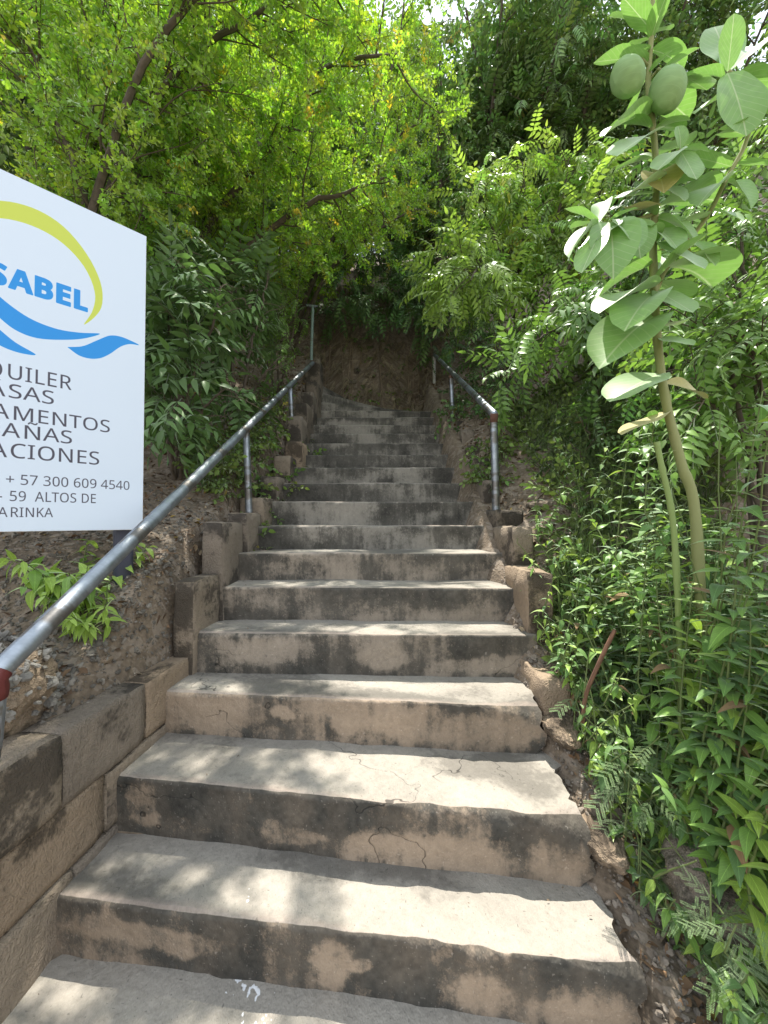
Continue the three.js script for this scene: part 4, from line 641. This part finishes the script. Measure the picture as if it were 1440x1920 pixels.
const eul = (r) => new THREE.Matrix4().makeRotationFromEuler(new THREE.Euler(r() * 6, r() * 6, r() * 6));
const onGround = (x, D, r, s, lift = 0) => eul(r).scale(V(s, s, s)).setPosition(x, terrain(x, D) + lift, -D);
scatter('gravel', 'loose grey gravel and broken mortar on the slope by the sign post', 'gravel', [stoneGeo(1), stoneGeo(2), stoneGeo(3)], std({ roughness: 1 }), 7000, 601, (r) => { const D = 1.05 + 2.0 * r() * (0.4 + 0.6 * r()), x = -1.15 - 0.85 * Math.pow(r(), 1.4), s = 0.004 + 0.011 * Math.pow(r(), 4), k = 0.1 + 0.16 * r() * r(); return [onGround(x, D, r, s), [k * 1.06, k * 0.95, k * 0.8]]; });
const litter = new Leaves(); litter.blade(V(-0.5, 0, 0), V(1, 0, 0), V(0, 1, 0), 1, 0.5, 'ell', 3, 0.35, 0.3, 1);
const lit2 = new Leaves(); lit2.blade(V(-0.5, 0, 0), V(1, 0, 0), V(0, 1, 0), 1, 0.3, 'lance', 4, -0.3, 0.5, 1);
const flat = (x, D, r, s, y) => new THREE.Matrix4().makeRotationFromEuler(new THREE.Euler((r() - 0.5) * 1.3, r() * 6.28, (r() - 0.5) * 1.3)).scale(V(s, s, s)).setPosition(x, (y ?? terrain(x, D)) + 0.008, -D);
scatter('leaf_litter', 'dry brown leaf litter on the earth slopes beside the stairs', 'leaves', [litter.geo(), lit2.geo()], std({ vertexColors: true, roughness: 1 }), 9000, 602, (r) => { const D = 0.9 + 6 * r(), x = r() < 0.5 ? -1.15 - 1.5 * Math.pow(r(), 1.3) : 0.86 + 1.4 * Math.pow(r(), 1.2), k = 0.5 + 0.9 * r(), t = r(); return [flat(x, D, r, 0.02 + 0.045 * r()), t < 0.7 ? [0.17 * k, 0.105 * k, 0.06 * k] : t < 0.92 ? [0.26 * k, 0.2 * k, 0.13 * k] : [0.3 * k, 0.2 * k, 0.04 * k]]; });
scatter('step_end_rubble', 'crumbled mortar and small stones along the broken right ends of the steps', 'rubble', [stoneGeo(6), stoneGeo(7), stoneGeo(8)], std({ roughness: 1 }), 2600, 608, (r) => { const D = 0.85 + 1.7 * r(), x = 0.72 + 0.34 * Math.pow(r(), 0.8), s = 0.004 + 0.013 * Math.pow(r(), 4), k = 0.13 + 0.2 * r() * r(); return [onGround(x, D, r, s), [k * 1.1, k * 0.93, k * 0.76]]; });
scatter('step_end_litter', 'dry leaves caught along the broken right ends of the steps', 'leaves', [litter.geo(), lit2.geo()], std({ vertexColors: true, roughness: 1 }), 900, 609, (r) => { const D = 0.85 + 1.5 * r(), x = 0.76 + 0.4 * Math.pow(r(), 0.7), k = 0.6 + 0.9 * r(), t = r(); return [flat(x, D, r, 0.015 + 0.04 * r()), t < 0.6 ? [0.2 * k, 0.12 * k, 0.065 * k] : [0.3 * k, 0.23 * k, 0.15 * k]]; });
{ const r = RNG(630); for (let i = 0; i < 11; i++) { const D = 0.95 + 1.3 * r(), x = 0.86 + 0.12 * r(); weed('sprout', 'tiny green sprout rooted in the rubble at the step ends', x, D, 0.12 + 0.1 * r(), 640 + i, { stems: 4, most: 26, group: 'sprouts in the rubble at the step ends', spread: 1, leaf: [0.025, 0.05], gap: 0.03, from: 0.1, droop: 0.5, edge: 0.8 }); } }
const stick = tube([V(-0.5, 0, 0), V(-0.1, 0.02, 0.03), V(0.2, -0.02, 0), V(0.5, 0, 0.02)], [0.012, 0.013, 0.011, 0.008], 5);
scatter('fallen_twigs', 'fallen dry twigs lying on the slopes beside the stairs', 'twigs', [stick], std({ roughness: 1 }), 420, 603, (r) => { const D = 1.1 + 5 * r(), x = r() < 0.5 ? -1.25 - 1.2 * r() : 0.95 + 1.2 * r(), k = 0.6 + 0.8 * r(); return [flat(x, D, r, 0.1 + 0.35 * r() * r()), [0.16 * k, 0.11 * k, 0.075 * k]]; });
const gb = new Leaves(); for (let i = 0; i < 9; i++) { const a = i * 0.7, d = V(Math.cos(a) * 0.5, 1, Math.sin(a) * 0.5).normalize(); gb.blade(V(Math.cos(a) * 0.02, 0, Math.sin(a) * 0.02), d, V(Math.cos(a), 0.2, Math.sin(a)), 0.8 + 0.3 * (i % 3), 0.03, 'lance', 4, 0.2, 0.35, 0.8 + 0.05 * i); }
const gGrass = gb.geo();
scatter('grass', 'green grass and ground cover on the right slope', 'grass', [gGrass], leafMat(0.1, 0.16, 0.04, { clearcoat: 0.1 }), 620, 604, (r) => { const D = 1.3 + 2.3 * r(), x = 1.0 + 0.32 * sm(2.2, 2.8, D) + 1.0 * r(), k = 0.6 + 0.7 * r(); return [flat(x, D, r, 0.1 + 0.16 * r()), [k, k, k]]; });
scatter('dry_grass', 'dry straw-coloured grass and roots hanging from the earth bank', 'grass', [gGrass], std({ vertexColors: true, roughness: 1 }), 1500, 605, (r) => { const D = 6.9 + 1.1 * r(), x = -1.4 + 2.6 * r(), k = 0.5 + 0.8 * r(); const m = new THREE.Matrix4().makeRotationFromEuler(new THREE.Euler(1.6 + r() * 1.2, r() * 1, (r() - 0.5))).scale(V(0.1 + 0.1 * r(), 0.14 + 0.2 * r(), 0.14)).setPosition(x, terrain(x, D), -D + 0.05); return [m, [0.34 * k, 0.28 * k, 0.18 * k]]; });
scatter('ground_cover', 'small leafy ground cover spreading over the right slope', 'plants', GEO.creep, MAT.creep, 1300, 606, (r) => { const D = 1.0 + 3.2 * r(), x = 0.98 + 0.3 * sm(2.2, 2.8, D) + 1.1 * r(), k = 0.5 + 0.6 * r(); const p = V(x, terrain(x, D) + 0.04 * r(), -D); return [basis(p, V(r() - 0.5, 0.4, r() - 0.5), V(0, 1, 0), 0.8 + 0.7 * r()), [k, k, k]]; });
{ // roots and stones in the cut earth bank
  const r = RNG(620), o = thing('hanging_roots', 'thin brown roots trailing down the cut earth bank', 'roots', [-0.2, 5, -7.4]), ro = [];
  for (let i = 0; i < 70; i++) { const x = -1.3 + 2.4 * r(), D0 = 7.75, pts = []; let px = x; const top = 0.3 + 0.7 * r(); for (let k = 0; k <= 7; k++) { const D = D0 - (top + (1 - top) * 0 + 0.75 * k / 7 * (0.4 + 0.6 * top)); px += (r() - 0.5) * 0.08; pts.push(V(px, terrain(px, D) + 0.02 + 0.03 * r(), -D + 0.015).sub(o.position)); } ro.push(tube(pts, pts.map((_, k) => lerp(0.009, 0.003, k / 7) * (0.5 + r())), 4)); }
  const m = mesh('root_strands', mergeGeometries(ro), std({ color: new THREE.Color().setRGB(0.25, 0.19, 0.13), roughness: 1 }), o); m.userData.kind = 'stuff';
  const sg = [0, 1, 2].map((k) => stoneGeo(40 + k, 3)); for (let i = 0; i < 16; i++) { const x = -1.2 + 2.2 * r(), D = 6.95 + 0.6 * r(), s = 0.04 + 0.07 * r(), q = mesh('bank_stone', sg[i % 3], mBlock[i % 3]); q.position.set(x, terrain(x, D), -D); q.scale.setScalar(s); q.rotation.set(r() * 6, r() * 6, 0); q.userData = { label: 'rough stone stuck in the cut earth bank behind the stair top', category: 'stone', group: 'stones in the earth bank' }; }
}
// crumbs and dead leaves on the treads
scatter('tread_debris', 'crumbs and bits of dry leaf lying on the concrete treads', 'debris', [litter.geo()], std({ roughness: 1 }), 90, 607, (r) => { const k = Math.floor(r() * 8), s = ST[k], n = ST[k + 1], u = r() < 0.6 ? r() : r() < 0.5 ? 0.9 + 0.09 * r() : 0.02 + 0.05 * r(), D = lerp(lerp(s[2], s[4], u), lerp(n[2], n[4], u), 0.1 + 0.85 * r()), x = lerp(s[1], s[3], u), c = 0.5 + r(); return [flat(x, D, r, 0.004 + 0.013 * r() * r(), s[0] - 0.002), [0.2 * c, 0.15 * c, 0.1 * c]]; });
// rocks
{
  const rock = (name, label, x, y, D, s, seed, sc = [1, 0.7, 0.9], mat = mBlock[1]) => { const g = new THREE.IcosahedronGeometry(1, 12), p = g.attributes.position, uv = g.attributes.uv; for (let i = 0; i < p.count; i++) { const v = V(p.getX(i), p.getY(i), p.getZ(i)), k = 0.72 + 0.5 * fbm3(v.x * 1.4 + seed, v.y * 1.4 + seed * 2, v.z * 1.4, 3) + 0.16 * (fbm3(v.x * 6 + seed, v.y * 6, v.z * 6, 3) - 0.5); v.multiplyScalar(k); p.setXYZ(i, v.x * sc[0] * s, v.y * sc[1] * s, v.z * sc[2] * s); uv.setXY(i, (v.x - v.z * 0.8 * (x <= 0 ? 1 : -1)) * s / 0.9, (v.y - v.z * 0.35) * s / 0.9); } g.computeVertexNormals(); const m = mesh(name, g, mat); m.position.set(x, y, -D); m.userData = { label, category: 'rock' }; return m; };
  const lump = thing('rubble_lump', 'lump of pale rubble concrete on the wall beside the rail end', 'rubble', [-1.42, 0.86, -1.38]);
  { const c = rock('rubble_lump', '', 0, 0, 0, 0.2, 3.3, [0.9, 1, 1.1], mBlock[2]); c.name = 'core'; c.userData = {}; lump.add(c); }
  rock('grey_rock', 'pale grey rock half hidden under the heart-leaved vine', 1.12, 0.36, 1.22, 0.2, 7.1, [1.2, 0.7, 0.9], mBlock[1]);
  rock('fallen_stone', 'flat pale stone lying on the earth slope above the block wall', -1.27, 0.87, 1.72, 0.05, 5.5, [1.2, 0.5, 0.9], mBlock[2]);
  rock('fallen_stone', 'small rough stone on the earth beside the right handrail post', 1.2, terrain(1.2, 2.95) + 0.02, 2.95, 0.08, 8.5, [1.4, 0.5, 0.9], mBlock[0]);
  rock('broken_corner', 'crumbled concrete lump at the broken end of the third step', 0.8, 0.55, 1.76, 0.1, 9.9, [0.8, 0.55, 1.3], mBlock[2]);
  rock('broken_corner', 'crumbled concrete lump at the broken end of the second step', 0.79, 0.33, 1.42, 0.09, 12.9, [0.8, 0.6, 1.4], mBlock[2]);
  const r = RNG(610), st = [0, 1, 2, 3].map((k) => stoneGeo(20 + k, 2)), pale = [0.16, 0.21, 0.27].map((k) => std({ color: new THREE.Color().setRGB(k, k * 0.93, k * 0.82), roughness: 1 }));
  for (let i = 0; i < 300; i++) { const a = r() * 6.28, e = r() * 1.5 - 0.3, s = 0.009 + 0.022 * r() * r(), m = mesh('stone', st[i % 4], pale[i % 3], lump); m.position.set(0.185 * Math.cos(a) * Math.cos(e), 0.2 * Math.sin(e), 0.22 * Math.sin(a) * Math.cos(e)); m.scale.setScalar(s); m.rotation.set(r() * 6, r() * 6, 0); }
  const b = mesh('fallen_branch', tube(curve([at(1088, 1350, 1.6), at(1095, 1300, 1.57), at(1118, 1245, 1.54), at(1150, 1180, 1.5)], 12), 0.008, 7), std({ map: BARK, color: new THREE.Color().setRGB(1.9, 1.3, 1.1), roughness: 1 })); b.userData = { label: 'reddish brown dead branch leaning at the stair edge among the weeds', category: 'branch' };
}
console.log('sprigs', total);
renderer.render(scene, camera);
